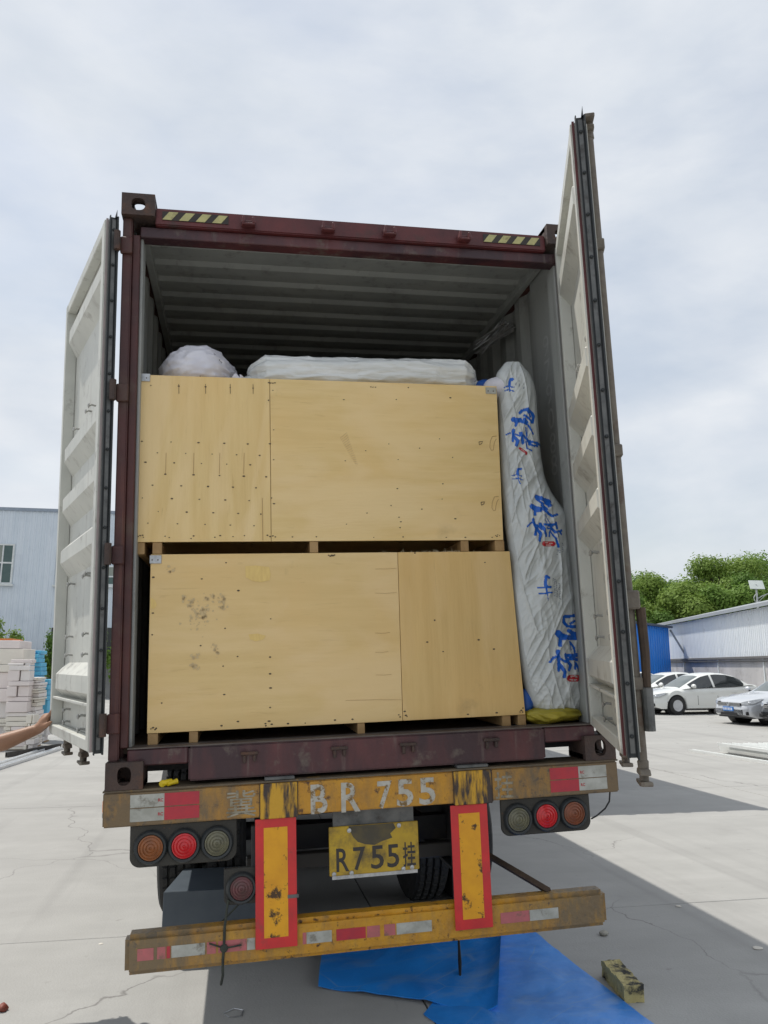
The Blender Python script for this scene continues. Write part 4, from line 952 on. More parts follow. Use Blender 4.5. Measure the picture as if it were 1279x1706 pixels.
def sackmat():
    m = pm('printed_woven_sack', (.62,.65,.65), (.54,.57,.575), sc=7, rough=.22, bump=.25, bsc=30, dirt=(.50,.52,.51), dsc=6, dlo=.58, dhi=.78)
    t = m.node_tree; N, L = t.nodes, t.links; b = N['Principled BSDF']; src = b.inputs['Base Color'].links[0].from_socket
    at = N.new('ShaderNodeAttribute'); at.attribute_name = 'print_ink'
    m1 = N.new('ShaderNodeMix'); m1.data_type = 'RGBA'; L.new(at.outputs['Alpha'], m1.inputs[0]); L.new(src, m1.inputs[6]); L.new(at.outputs['Color'], m1.inputs[7]); L.new(m1.outputs[2], b.inputs['Base Color'])
    return m
sk = mesh_c(mb, 'printed_sack', sackmat(), (.95, .2, .174), 'tall white sack with blue brush lettering and red seals leaning by the crates', 'sack', smooth=True, ang=80, recalc=False)
at = sk.data.color_attributes.new('print_ink', 'FLOAT_COLOR', 'POINT')
PC = {0: (0,0,0,0), 1: (.006,.115,.55,1), 2: (.50,.02,.03,1), 3: (.62,.52,.5,1), 4: (.20,.25,.33,1)}
for i, k in enumerate(ink): at.data[i].color = PC[k]
mb = MB()
def fy(u, v):
    a = 2*math.pi*u; b = math.pi*(v-.5); p = Vector((.165*math.cos(a)*math.cos(b), .14*math.sin(a)*math.cos(b), .045*math.sin(b))); p *= 1+.22*fnoise(p, 8, 3)+.22*(.3-abs(fnoise((p.x, p.y*2, p.z*3), 16, 6)))
    return Vector((.972, .19, .212))+p+Vector((0,0,.004*math.sin(30*p.x)))
mb.grid(fy, 90, 44, True)
mesh_c(mb, 'yellow_bag', M['yellowbag'], (.975, .19, .174), 'flattened yellow green bag under the printed sack', 'bag', smooth=True, ang=70, weld=True)
mb = MB()
def fbl(u, v):
    a = 2*math.pi*u; b = math.pi*(v-.5); p = Vector((.050*math.cos(a)*math.cos(b), .05*math.sin(a)*math.cos(b), .07*math.sin(b))); p *= 1+.3*fnoise(p, 14, 2)
    return Vector((.845, .185, .29))+p
mb.grid(fbl, 24, 14, True)
mesh_c(mb, 'blue_bag', M['bluebag'], (.845, .185, .22), 'crumpled dark blue plastic bag wedged beside the lower crate foot', 'bag', smooth=True, ang=70, weld=True)
mb = MB()
def fb2(u, v):
    a = 2*math.pi*u; b = math.pi*(v-.5); p = Vector((.085*math.cos(a)*math.cos(b), .10*math.sin(a)*math.cos(b), .06*math.sin(b))); p *= 1+.25*fnoise(p, 10, 5)
    return Vector((.765, .30, 2.02))+p
mb.grid(fb2, 28, 14, True)
mesh_c(mb, 'blue_bag', M['bluebag'], (.765, .30, 1.98), 'blue plastic bag at the right end of the white roll', 'bag', smooth=True, ang=70, weld=True)
mb = MB()
def fb3(u, v):
    a = 2*math.pi*u; b = math.pi*(v-.5); p = Vector((.085*math.cos(a)*math.cos(b), .09*math.sin(a)*math.cos(b), .066*math.sin(b))); p *= 1+.25*fnoise(p, 9, 15)
    return Vector((.805, .21, 2.01))+p
mb.grid(fb3, 32, 16, True)
mesh_c(mb, 'grey_bag', M['sack_white'], (.805, .21, 1.97), 'crumpled pale grey bag between the crate top and the printed sack', 'bag', smooth=True, ang=70, weld=True)

# ================================================================== AROUND THE TRUCK
# ---- black flat box on the ground behind the left wheels
x0, x1, y0, y1, zt = -1.041, -.42, 1.31, 1.80, .388
mb = MB().add([(x0,y0,0),(x1,y0,0),(x1,y1,0),(x0+.06,y1,0),(x0,y0,zt),(x1,y0,zt),(x1,y1,zt+.01),(x0+.085,y1,zt+.01)], [(0,3,2,1),(4,5,6,7),(0,1,5,4),(1,2,6,5),(2,3,7,6),(3,0,4,7)])
bb = mb.build('black_box', M['black_box'], bevel=.003, shift=(x0, y0, 0)); bb.location = (x0, y0, 0); tag(bb, 'low black painted box standing on the ground before the left wheels', 'box')

# ---- blue sheets under the bumper
def sheet(mb, fn, nu, nv, th=.004):
    top = [fn(i/(nu-1), j/(nv-1)) for j in range(nv) for i in range(nu)]
    fs = [(j*nu+i, j*nu+i+1, (j+1)*nu+i+1, (j+1)*nu+i) for j in range(nv-1) for i in range(nu-1)]
    n = len(top); bot = [p-Vector((0, 0, th)) for p in top]
    fs2 = [tuple(n+k for k in reversed(f)) for f in fs]
    rim = [i for i in range(nu)] + [j*nu+nu-1 for j in range(1, nv)] + [(nv-1)*nu+i for i in range(nu-2, -1, -1)] + [j*nu for j in range(nv-2, 0, -1)]
    fs3 = [(rim[k], rim[(k+1) % len(rim)], n+rim[(k+1) % len(rim)], n+rim[k]) for k in range(len(rim))]
    mb.add(top+bot, fs+fs2+fs3)
def blue_extra(N, L, co, cur, b):
    n = N.new('ShaderNodeTexNoise'); n.inputs['Scale'].default_value = 2.6; n.inputs['Detail'].default_value = 8; n.inputs['Roughness'].default_value = .62
    ma = N.new('ShaderNodeMapping'); ma.inputs['Scale'].default_value = (1,2.2,1); ma.inputs['Rotation'].default_value = (0,0,.5); L.new(co.outputs['Object'], ma.inputs[0]); L.new(ma.outputs[0], n.inputs['Vector'])
    r = N.new('ShaderNodeMapRange'); r.inputs[1].default_value = .54; r.inputs[2].default_value = .72; r.inputs[4].default_value = .55; L.new(n.outputs[0], r.inputs[0])
    m = N.new('ShaderNodeMix'); m.data_type = 'RGBA'; L.new(r.outputs[0], m.inputs[0]); L.new(cur, m.inputs[6]); m.inputs[7].default_value = (.20,.33,.52,1)
    w = N.new('ShaderNodeTexVoronoi'); w.feature = 'DISTANCE_TO_EDGE'; w.inputs['Scale'].default_value = 1.7; L.new(ma.outputs[0], w.inputs['Vector'])
    r2 = N.new('ShaderNodeMapRange'); r2.inputs[1].default_value = 0; r2.inputs[2].default_value = .008; r2.inputs[3].default_value = .4; r2.inputs[4].default_value = 0; L.new(w.outputs[0], r2.inputs[0])
    m2 = N.new('ShaderNodeMix'); m2.data_type = 'RGBA'; L.new(r2.outputs[0], m2.inputs[0]); L.new(m.outputs[2], m2.inputs[6]); m2.inputs[7].default_value = (.25,.38,.55,1)
    return m2.outputs[2]
M['bluesheet'] = pm('dusty_blue_sheet', (.025,.27,.80), (.02,.21,.66), sc=3, rough=.32, bump=1.0, bsc=5, extra=blue_extra)
A, B, C_, D = gz(697, 1712), gz(1066, 1691), gz(893, 1552), gz(770, 1590)
A = Vector((.22, -.35, 0)); B = gz(1066, 1691); B2 = Vector((1.25, -.42, 0)); C_ = Vector((1.12, 1.62, 0)); C2 = gz(872, 1562)
def ff(u, v):                 # flat sheet on the ground
    pL = [Vector((.75, 1.60, 0)), Vector((.55, .75, 0)), gz(705, 1692), Vector((.62, -.45, 0))]
    pR = [Vector((1.30, 1.55, 0)), gz(950, 1602), gz(1066, 1691), Vector((1.42, -.30, 0))]
    def along(p, t):
        k = min(int(t*3), 2); f = t*3-k; f2 = f*f*(3-2*f)*.4+f*.6; return p[k].lerp(p[k+1], f2)
    p = along(pL, v).lerp(along(pR, v), u)
    z = .006+.016*max(0, fnoise((p.x*3, p.y*3, 0), 1, 2))+.018*max(0, .22-abs(fnoise((p.x*2.2+p.y, p.y*1.3, 0), 1.2, 5)))+.003*fnoise((p.x*11, p.y*9, 0), 1, 5)
    return Vector((p.x, p.y, max(z, .005)))
mb = MB(); sheet(mb, ff, 50, 60, .003)
o = mb.build('blue_sheet', M['bluesheet'], smooth=True, ang=60, shift=(.9, .5, 0)); o.location = (.9, .5, 0); tag(o, 'large blue plastic sheet lying flat on the concrete beside the wood block', 'plastic sheet')
def fc(u, v):                 # upper sheet, its front edge lifted and curled up on the right
    Lp, Rp = gz(530, 1643, .012), gz(832, 1673, .045)
    Lb, Rb = Vector((-.02, 1.75, .02)), gy(868, 1556, 1.30)
    Rb = Vector((1.12, 1.45, .16))
    f = Lp.lerp(Rp, u); f.z += .018*math.sin(u*9)*(u < .6)+.012*math.sin(u*5+1)
    b_ = Lb.lerp(Rb, u)
    p = f.lerp(b_, v)
    p.z = .012 + (.030+.05*u)*math.sin(min(1, v*1.3)*math.pi*.55) + .03*fnoise((p.x*3, p.y*2.4, 0), 1, 8) + .05*max(0, .2-abs(fnoise((p.x*1.7-p.y, p.y*1.1, 0), 1.4, 3))) + .014
    k = max(0, (u-.90)/.10)   # right rim rolls up
    p.z += .055*k*k*(.35+.65*v) + .008*k; p.x += .02*k-.03*k*k
    if v < .06: p.z -= .012*(1-v/.06)*(1-k)
    return p
mb = MB(); sheet(mb, fc, 60, 50, .005)
o = mb.build('blue_sheet', M['bluesheet'], smooth=True, ang=60, shift=(.3, .8, 0)); o.location = (.3, .8, 0); tag(o, 'smaller curled blue plastic sheet with raised front edge under the bumper', 'plastic sheet')
mb = MB(); mb.tube([gy(764, 1570, .80), gy(766, 1610, .72), gy(767, 1648, .63)], [.006,.010,.004], 6)
mb.v = [Vector((p.x, p.y, p.z+.02)) for p in mb.v]
o = mb.build('black_strap', M['cable'], smooth=True, shift=gz(767, 1648)); o.location = gz(767, 1648); tag(o, 'thin black strap hanging over the curled blue sheet', 'strap')

# ---- wood block, stone, debris
a, b = gz(1003, 1626), gz(1041, 1671); c2 = gz(1068, 1664)
ax = (b-a); Lk = ax.length; ax.normalize(); sd = Vector((-ax.y, ax.x, 0)); sd = sd if sd.dot(c2-b) > 0 else -sd
wd = abs((c2-b).dot(sd))
mb = MB(); n_ = 14
def blk(u, v):
    ang_ = 2*math.pi*u; c, s = math.cos(ang_), math.sin(ang_); m_ = max(abs(c), abs(s)); px, pz = c/m_*.5, s/m_*.5
    p = a+ax*(Lk*v)+sd*((px+.5)*wd)+Vector((0,0,(pz+.5)*.082))
    d = .006*fnoise(p, 22, 1)+.004*fnoise(p, 60, 4); return p+Vector((d, d*.5, d))
mb.grid(blk, 32, 26, True)
mb.add([blk(k/32, 0) for k in range(32)], [tuple(range(32))]); mb.add([blk(k/32, 1) for k in range(32)], [tuple(range(32))])
o = mb.build('wood_block', pm('chipped_yellowish_block', (.50,.43,.20), (.40,.34,.15), sc=9, rough=.8, dirt=(.035,.035,.03), dsc=7, dlo=.50, dhi=.58, bump=.5, bsc=40), shift=a); o.location = a; tag(o, 'chipped yellowish block lying on the shaded concrete at lower right', 'block')
def pebble(u, v, r, name, label, mat, cat, flat=.5, seed=1):
    p = gz(u, v); mb = MB()
    def f(a, b):
        A_, B_ = 2*math.pi*a, math.pi*(b-.5); q = Vector((r*math.cos(A_)*math.cos(B_), r*math.sin(A_)*math.cos(B_), r*flat*math.sin(B_))); return q*(1+.35*fnoise(q, 1.6/r, seed))+Vector((0,0,r*flat*.8))
    mb.grid(f, 14, 9, True); o = mb.build(name, mat, smooth=True, ang=50, weld=True); o.location = p; return tag(o, label, cat)
stone = pm('pale_stone', (.42,.40,.34), (.30,.29,.25), sc=20, rough=.9)
pebble(1006, 1558, .030, 'stone', 'small pale stone on the ground below the right bumper end', stone, 'stone', seed=2)
pebble(1130, 1510, .022, 'paper_scrap', 'tiny pale scrap on the concrete along the shadow edge', pm('pale_paper', (.72,.68,.6), rough=.8), 'scrap', .15, 3)
pebble(168, 1573, .014, 'paper_scrap', 'tiny white scrap left of the bumper end', pm('pale_paper', (.72,.68,.6), rough=.8), 'scrap', .2, 5)
pebble(1262, 1580, .03, 'paper_scrap', 'flat pale scrap near the right picture edge', pm('pale_paper', (.72,.68,.6), rough=.8), 'scrap', .12, 6)
pebble(3, 1684, .030, 'red_cap', 'small red brown cap at the left edge of the ground', pm('red_brown_cap', (.22,.05,.03), rough=.6), 'cap', .6, 7)
mb = MB(); p = gz(566, 1690); mb.tube([gz(372, 1688, .004), gz(390, 1680, .004), gz(405, 1683, .004), gz(402, 1693, .004), gz(382, 1695, .004), gz(374, 1690,.004)], .003, 5)
o = mb.build('wire_loop', M['galv'], shift=p); o.location = p; tag(o, 'small wire loop lying in the shadow under the bumper', 'wire')

# ---- left: building, wall, stacks of foam sheet
corr_blue = pm('pale_blue_grey_cladding', (.66,.715,.77), (.60,.665,.725), sc=1.2, rough=.5, st=(3,1,.15), dirt=(.52,.58,.64), dsc=.8, dlo=.5, dhi=.8)
glassm = pm('dark_green_window_glass', (.03,.075,.07), (.05,.10,.09), sc=2, rough=.08, spec=.8)
framem = pm('white_window_frame', (.72,.75,.74), rough=.5)
YB = 43.5
bld = thing_w('factory_building', 'pale blue corrugated factory building behind the foam stacks', 'building', (-20, YB, 0))
def corr_wall(x0, x1, z0, z1, pitch, d, yf=0):
    prof = []; x = x0
    while x < x1: prof += [(x, 0), (x+pitch*.55, 0), (x+pitch*.65, -d), (x+pitch*.9, -d)]; x += pitch
    prof.append((x1, 0)); n = len(prof)
    return MB().add([(xx, yf+dd, z) for z in (z0, z1) for xx, dd in prof], [(i, i+1, n+i+1, n+i) for i in range(n-1)])
ztop = gy(100, 853, YB).z
corr_wall(-22, 20, 0, ztop, .30, .035).build('wall', corr_blue, bld, recalc=False)
MB().box(-22, 20, .05, 14, 0, ztop-.1).build('shell', corr_blue, bld)
MB().box(-22.1, 20.1, -.10, .25, ztop-.02, ztop+.16).build('roof_cap', pm('blue_grey_flashing', (.30,.35,.42), rough=.5), bld)
def window(u0, v0, u1, v1, nx=2, split=.5):
    a, b = gy(u0, v1, YB-.06), gy(u1, v0, YB-.06); X0, X1, Z0, Z1 = a.x+20, b.x+20, a.z, b.z
    w = MB().box(X0, X1, -.06, .0, Z0, Z1).build('window', glassm, bld)
    mb = MB(); t = .09
    mb.box(X0-t, X0, -.10, .01, Z0-t, Z1+t); mb.box(X1, X1+t, -.10, .01, Z0-t, Z1+t); mb.box(X0, X1, -.10, .01, Z0-t, Z0); mb.box(X0, X1, -.10, .01, Z1, Z1+t)
    mb.build('frame', framem, w); zs = Z0+(Z1-Z0)*split; xm = (X0+X1)/2
    MB().box(X0, X1, -.095, -.02, zs-.045, zs+.045).build('rail', framem, w); MB().box(xm-.04, xm+.04, -.092, -.02, Z0, Z1).build('mullion', framem, w)
    MB().box(X0-.2, X1+.2, -.22, .0, Z0-.2, Z0-t-.002).build('sill', framem, w)
    MB().box(X0+.1, xm-.06, -.075, -.061, zs+.06, Z1-.02).build('curtain', pm('grey_curtain', (.30,.32,.28), (.22,.25,.22), sc=6, st=(6,1,.3), rough=.8), w)
window(-16, 909, 22, 970, split=.53); window(94, 911, 135, 972, split=.53); window(176, 946, 215, 973, split=.45)
window(-95, 909, -57, 970, split=.53)
for u0, u1 in ((82, 108), (168, 195)):
    a, b = gy(u0, 1098, YB), gy(u1, 1046, YB); MB().box(a.x+20, b.x+20, -.08, .02, a.z-1.2, b.z).build('doorway', pm('dark_doorway', (.05,.055,.05), rough=.6), bld)
a = gz(180, 1163); yw = a.y
ywall = 41.2
wl = thing_w('yard_wall', 'plain grey concrete yard wall before the blue building', 'wall', (-20, ywall, 0))
zw = gy(80, 1098, ywall).z
wallm = pm('grey_rendered_wall', (.31,.31,.30), (.25,.25,.245), sc=.8, rough=.9, dirt=(.19,.19,.185), dsc=1.3, dlo=.5, dhi=.75)
MB().box(-22, 19, -.2, .05, 0, zw-.08).build('wall', wallm, wl); MB().box(-22.05, 19.05, -.26, .09, zw-.08, zw).build('coping', pm('pale_coping', (.45,.45,.43), rough=.9), wl)

# leaf clouds
def leaf_cloud(name, mat, parent, clumps, n, size, seed, shell=.55):
    rnd = random.Random(seed); mb_v = []; mb_f = []
    tot = sum(c[3]*c[4]*c[5] for c in clumps)**1
    for (cx, cy2, cz, rx, ry, rz) in clumps:
        k = max(20, int(n*rx*ry*rz/tot))
        for _ in range(k):
            d = Vector((rnd.gauss(0,1), rnd.gauss(0,1), rnd.gauss(0,1))).normalized(); r = (shell+(1-shell)*rnd.random())*rnd.uniform(.75, 1.08)
            p = Vector((cx+d.x*rx*r, cy2+d.y*ry*r, cz+d.z*rz*r))
            nrm = (d+Vector((rnd.uniform(-.8,.8), rnd.uniform(-.8,.8), rnd.uniform(-.3,.9)))).normalized()
            a_ = nrm.orthogonal().normalized(); b_ = nrm.cross(a_); q = rnd.uniform(0, 6.28); a2 = a_*math.cos(q)+b_*math.sin(q); b2 = nrm.cross(a2)
            s = size*rnd.uniform(.6, 1.35); o = len(mb_v)
            mb_v += [p-a2*s, p+b2*s*.5, p+a2*s, p-b2*s*.5]; mb_f.append((o, o+1, o+2, o+3))
    me = bpy.data.meshes.new(name); me.from_pydata(mb_v, [], mb_f); me.materials.append(mat)
    o = bpy.data.objects.new(name, me); COL.objects.link(o); o.parent = parent; return o
def leafmat(name, c1, c2):
    m = pm(name, c1, c2, sc=.9, lo=.3, hi=.7, rough=.6, spec=.25, detail=4)
    t = m.node_tree; b = t.nodes['Principled BSDF']; src = b.inputs['Base Color'].links[0].from_socket
    tr_ = t.nodes.new('ShaderNodeBsdfTranslucent'); mxs = t.nodes.new('ShaderNodeMixShader'); mxs.inputs[0].default_value = .35
    t.links.new(src, tr_.inputs[0]); t.links.new(b.outputs[0], mxs.inputs[1]); t.links.new(tr_.outputs[0], mxs.inputs[2]); t.links.new(mxs.outputs[0], t.nodes['Material Output'].inputs[0])
    return m
LM = [leafmat('fresh_green_leaves', (.20,.32,.06), (.14,.24,.045)), leafmat('mid_green_leaves', (.16,.27,.055), (.11,.20,.042)), leafmat('yellowish_green_leaves', (.24,.34,.07), (.17,.26,.052))]
bark = pm('brown_bark', (.10,.075,.05), (.06,.05,.035), sc=8, rough=.9, bump=.4)
def tree(name, label, pos, h, seed, mat, group, nleaf=9000, spread=1.0, size=.17):
    rnd = random.Random(seed); t = thing_w(name, label, 'tree', pos, rnd.uniform(0, 6), group)
    mb = MB(); mb.tube([(0,0,0), (.1,.05,h*.3), (-.05,.1,h*.55), (.05,0,h*.8)], [h*.022, h*.017, h*.011, h*.004], 8)
    cl = []
    for k in range(15):
        a = rnd.uniform(0, 6.28); q = rnd.uniform(.1, 1)**.6; zz = rnd.uniform(.32, .93); R = h*.27*spread*q*(1.15-abs(zz-.55)*1.1)
        c = Vector((R*math.cos(a), R*math.sin(a), h*zz)); r = h*rnd.uniform(.085, .15)*spread
        cl.append((c.x, c.y, c.z, r*1.1, r*1.1, r*.85)); mb.tube([(0, 0, max(h*.2, c.z-h*.25)), c*.6+Vector((0,0,c.z*.36)), c], [h*.009, h*.006, h*.002], 5)
    mb.build('trunk', bark, t, smooth=True); leaf_cloud('crown', mat, t, cl, nleaf, size, seed, .35)
    return t
tl = [('broad leafy green tree at the right picture edge behind the solar lamp', 1292, 72, 13.4, 0), ('tall bushy tree behind the solar street lamp', 1245, 76, 12.9, 1), ('pale green tree rising above the middle of the white shed', 1196, 70, 12.6, 2), ('full green tree above the left end of the white shed', 1150, 68, 11.5, 0),
      ('mid green tree behind the blue shed corner', 1108, 72, 11.3, 1), ('yellowish green tree above the blue shed', 1068, 66, 10.6, 2), ('green tree just right of the open container door', 1030, 70, 10.6, 0), ('dark green tree in the second row behind the white shed', 1172, 84, 13.6, 1), ('back row tree between the shed and the lamp', 1222, 88, 14.6, 0), ('back row tree beyond the blue shed', 1090, 86, 12.9, 1), ('low front tree over the white shed roof', 1130, 62, 9.0, 2), ('low front tree behind the right end of the shed', 1270, 63, 10.2, 1), ('low front bushy tree behind the shed ridge', 1205, 62, 9.2, 0), ('low front tree beside the open door', 1050, 60, 8.6, 1)]
for i, (lab, u, Dd, h, m_) in enumerate(tl):
    tree('leafy_tree', lab, camxy((u-640)/F_PX*Dd, Dd), h*(.87 if u < 1120 else .91), 20+i, LM[m_], 'trees beyond the sheds', 15000, 1.25, .135)
def shrub(label, u, v, y, r, h, seed, m_):
    p = gy(u, v, y); t = thing_w('leafy_shrub', label, 'shrub', (p.x, y, 0), 0, 'shrubs by the yard wall'); rnd = random.Random(seed); cl = []; zt_ = p.z
    for k in range(9): cl.append((rnd.uniform(-r, r), rnd.uniform(-.4, .4), zt_-h*rnd.uniform(.1, 1), r*.45, r*.4, h*.28))
    MB().tube([(0,0,0), (0,0,zt_-h*.4)], [.05,.03], 6).build('stem', bark, t); leaf_cloud('foliage', LM[m_], t, cl, 1800, .09, seed, .2)
shrub('green shrub rising behind the tallest white foam stack', 10, 1036, 37.0, .9, 2.2, 60, 2)
shrub('green shrub between foam stacks and the left container door', 90, 1048, 40.4, .6, 2.6, 61, 1)
shrub('green shrub seen between the left door and the container post', 178, 1044, 40.4, .6, 2.6, 62, 0)

foamw = [pm('white_foam_sheet', (.84,.80,.77), (.78,.74,.71), sc=3, rough=.8), pm('cream_foam_sheet', (.80,.76,.67), (.73,.69,.61), sc=3, rough=.8), pm('pinkish_foam_sheet', (.82,.75,.72), (.76,.69,.66), sc=3, rough=.8), pm('sky_blue_foam_sheet', (.14,.52,.75), (.09,.42,.66), sc=3, rough=.7), pm('orange_sheet', (.65,.20,.05), rough=.7)]
def foam(label, u0, u1, vt, y, dep, th, cols, seed, jit=.05, gaps=()):
    rnd = random.Random(seed); a, b = gy(u0, 1200, y), gy(u1, 1200, y); zt_ = gy((u0+u1)/2, vt, y).z
    t = thing_w('foam_sheet_stack', label, 'foam stack', ((a.x+b.x)/2, y, 0), 0, 'stacks of foam sheet'); w = (b.x-a.x)/2; z = .02
    MB().box(-w*.9, w*.9, .05, dep-.05, 0, .0195).build('pallet', M['skid'], t)
    while z < zt_-.02:
        h = min(rnd.choice(th), zt_-z); dx, dy = rnd.gauss(0, jit*.5), rnd.uniform(-jit, jit)
        if rnd.random() < .35:                 # two narrower blocks side by side
            k = rnd.uniform(-.4, .4)*w
            MB().box(-w+dx, k-.01, dy, dep+dy, z, z+h-.008).build('foam_sheet', foamw[rnd.choice(cols)], t, bevel=.008); d2 = rnd.uniform(-jit, jit)*1.5
            MB().box(k+.01, w+dx*.5, d2, dep+d2, z, z+h-.008).build('foam_sheet', foamw[rnd.choice(cols)], t, bevel=.008)
        else: MB().box(-w+dx, w+dx, dy, dep+dy, z, z+h-.008).build('foam_sheet', foamw[rnd.choice(cols)], t, bevel=.008)
        z += h
foam('tallest stack of white foam sheets at the left picture edge', -70, 22, 1066, 14.4, 1.0, (.06,.10,.16,.28,.34), (0,2,2,1), 1, .06)
foam('lower white foam stack before the tallest one', 8, 44, 1098, 13.95, .35, (.05,.08,.10,.22), (0,1,2), 2, .04)
foam('cream coloured foam stack nearest the left door', 40, 60, 1128, 14.3, .7, (.05,.06,.09), (1,1,0), 3, .05)
foam('small low foam stack on the ground beside the forearm', 44, 58, 1190, 13.6, .4, (.12,.18,.2), (0,1), 4, .03)
foam('tall stack of sky blue foam sheets behind the white ones', 34, 58, 1083, 16.0, .6, (.07,.10,.14), (3,), 5, .06)
foam('short stack of sky blue foam sheets next to the left container door', 58, 78, 1131, 15.6, .5, (.12,.18,.25,.3), (3,3,3,0), 6, .10)
foam('foam stack hidden mostly left of the picture', -190, -72, 1085, 14.6, 1.3, (.10,.16,.28), (0,2), 7, .05)
a, b = gy(-10, 1062, 14.5), gy(22, 1066, 14.5); zt_ = gy(-14, 1066, 14.4).z
o = MB().box(-.35, .35, 0, .9, 0, .035).build('orange_sheet', foamw[4], bevel=.004); o.location = (b.x-.4, 14.6, zt_+.001); tag(o, 'thin orange sheet on top of the tallest foam stack', 'sheet')
alu = pm('bright_aluminium_profile', (.78,.80,.81), (.66,.68,.70), sc=4, rough=.35, metal=.35)
def profile(p, q, w, h, mat, name, label, cat, group=None):
    d = (q-p); L_ = d.length; o = MB()
    o.box(0, L_, -w/2, w/2, 0, h*.35); o.box(0, L_, -w/2, -w/2+.012, h*.35, h); o.box(0, L_, w/2-.012, w/2, h*.35, h)
    ob = o.build(name, mat); ob.matrix_world = Matrix.Translation(p) @ Matrix.Rotation(math.atan2(d.y, d.x), 4, 'Z') @ Matrix.Rotation(-math.asin(d.z/L_), 4, 'Y')
    return tag(ob, label, cat, group)
profile(gz(-25, 1289), gz(104, 1247), .12, .05, alu, 'aluminium_profile', 'long bright aluminium profile on the ground by the foam stacks, nearest one', 'profile', 'profiles left of the truck')
profile(gz(-20, 1281), gz(92, 1244), .08, .05, alu, 'aluminium_profile', 'narrow bright aluminium profile lying beside the dark bar, behind the nearest one', 'profile', 'profiles left of the truck')
profile(gz(10, 1262), gz(100, 1246), .05, .09, pm('dark_bar', (.06,.055,.05), rough=.6), 'dark_bar', 'dark steel bar lying by the foam stacks', 'bar')

# ---- right: pile of white profiles, sheds, lamp
whitep = pm('white_powder_coated_profile', (.86,.88,.86), (.78,.80,.79), sc=3, rough=.4)
p, q = gz(1150, 1252), gz(1300, 1276); d = (q-p).normalized(); q = p+d*4.6; sd = Vector((-d.y, d.x, 0)); sd = sd if sd.y > 0 else -sd
labs = ['white profile lying alone on the concrete, front of the pile', 'white profile in the bottom layer of the pile, second from the front', 'white profile in the bottom layer of the pile, in the middle', 'white profile in the bottom layer at the back of the pile']
profile(p, q, .10, .05, whitep, 'white_profile', labs[0], 'profile', 'pile of white profiles')
for k in range(3):
    o_ = sd*(.55+k*.42)+d*(.25+.2*k); profile(p+o_, q+o_+d*.4, .09, .145, whitep, 'white_profile', labs[k+1], 'profile', 'pile of white profiles')
for k in range(9):
    o_ = sd*(.38+k*.165)+d*(.42+.03*((k*7) % 5)+.04*k)+Vector((0, 0, .155 if k else .15)); profile(p+o_, q+o_+d*.5, .13, .05, whitep, 'white_profile', ['frontmost', 'second', 'third', 'fourth', 'fifth', 'sixth', 'seventh', 'eighth', 'rearmost'][k]+' white profile in the upper layer of the pile', 'profile', 'pile of white profiles')

whitecl = pm('white_corrugated_cladding', (.78,.81,.83), (.70,.74,.77), sc=1.5, rough=.5, st=(2,1,.2), dirt=(.42,.43,.42), dsc=1.2, dlo=.58, dhi=.8)
P1, P2 = camxy(16.8, 34), camxy(18.1, 49.5); dr = (P2-P1).normalized(); P0 = P1-dr*14; Lw = (P2-P0).length+6
ws_ = thing_w('white_warehouse', 'low white corrugated warehouse on a grey wall behind the parked cars', 'warehouse', P0, math.atan2(dr.y, dr.x))
zb = 1.7+17/F_PX*34; ze = 1.7+98/F_PX*34
prof = []; x = 0
while x < Lw: prof += [(x, 0), (x+.10, 0), (x+.13, .03), (x+.20, .03)]; x += .23
n = len(prof); MB().add([(xx, dd, z) for z in (zb, ze) for xx, dd in prof], [(i, i+1, n+i+1, n+i) for i in range(n-1)]).build('cladding', whitecl, ws_, recalc=False)
basem = pm('stained_grey_base_wall', (.52,.505,.50), (.43,.42,.415), sc=.7, rough=.9, dirt=(.26,.25,.25), dsc=.9, dlo=.5, dhi=.72, st=(1,1,.5))
MB().box(0, Lw, -.30, .02, 0, zb-.10).build('base_wall', basem, ws_)
MB().box(0, Lw, -.30, .16, zb-.10, zb).build('ledge', pm('dark_ledge', (.16,.155,.15), rough=.8), ws_)
MB().tube([(0, .12, zb-.22), (Lw, .12, zb-.20)], .035, 6).build('pipe', pm('dark_pipe', (.07,.07,.07), rough=.6), ws_)
roofm = pm('grey_metal_roof', (.34,.36,.38), (.29,.31,.33), sc=1, rough=.5)
MB().add([(-.3,.35,ze-.02),(Lw,.35,ze-.02),(Lw,-7,ze+1.5),(-.3,-7,ze+1.5),(-.3,.35,ze+.14),(Lw,.35,ze+.14),(Lw,-7,ze+1.7),(-.3,-7,ze+1.7)], [(0,3,2,1),(4,5,6,7),(0,1,5,4),(1,2,6,5),(2,3,7,6),(3,0,4,7)]).build('roof', roofm, ws_)
MB().box(0, Lw, -7.1, -.31, 0, ze-.05).build('shell', whitecl, ws_)
for k in range(4):
    MB().box(9+k*6, 9.12+k*6, .021, .06, 0, zb-.11).build('drain_pipe', framem, ws_)
bluecl = pm('bright_blue_cladding', (.02,.25,.80), (.016,.21,.70), sc=1.5, rough=.45, st=(2,1,.2))
Pa, Pb = camxy(11.4, 39.5), camxy(17.15, 47.3); db = (Pb-Pa).normalized(); Lb_ = (Pb-Pa).length
bs = thing_w('blue_shed', 'bright blue corrugated shed left of the white warehouse', 'shed', Pa, math.atan2(db.y, db.x))
zsb = 1.7+64/F_PX*45.5
prof = []; x = 0
while x < Lb_: prof += [(x, 0), (x+.30, 0), (x+.33, -.04), (x+.38, -.04), (x+.41, 0)]; x += .42
prof = [q_ for q_ in prof if q_[0] <= Lb_]; n = len(prof)
MB().add([(xx, dd, z) for z in (0, zsb) for xx, dd in prof], [(i, i+1, n+i+1, n+i) for i in range(n-1)]).build('cladding', bluecl, bs, recalc=False)
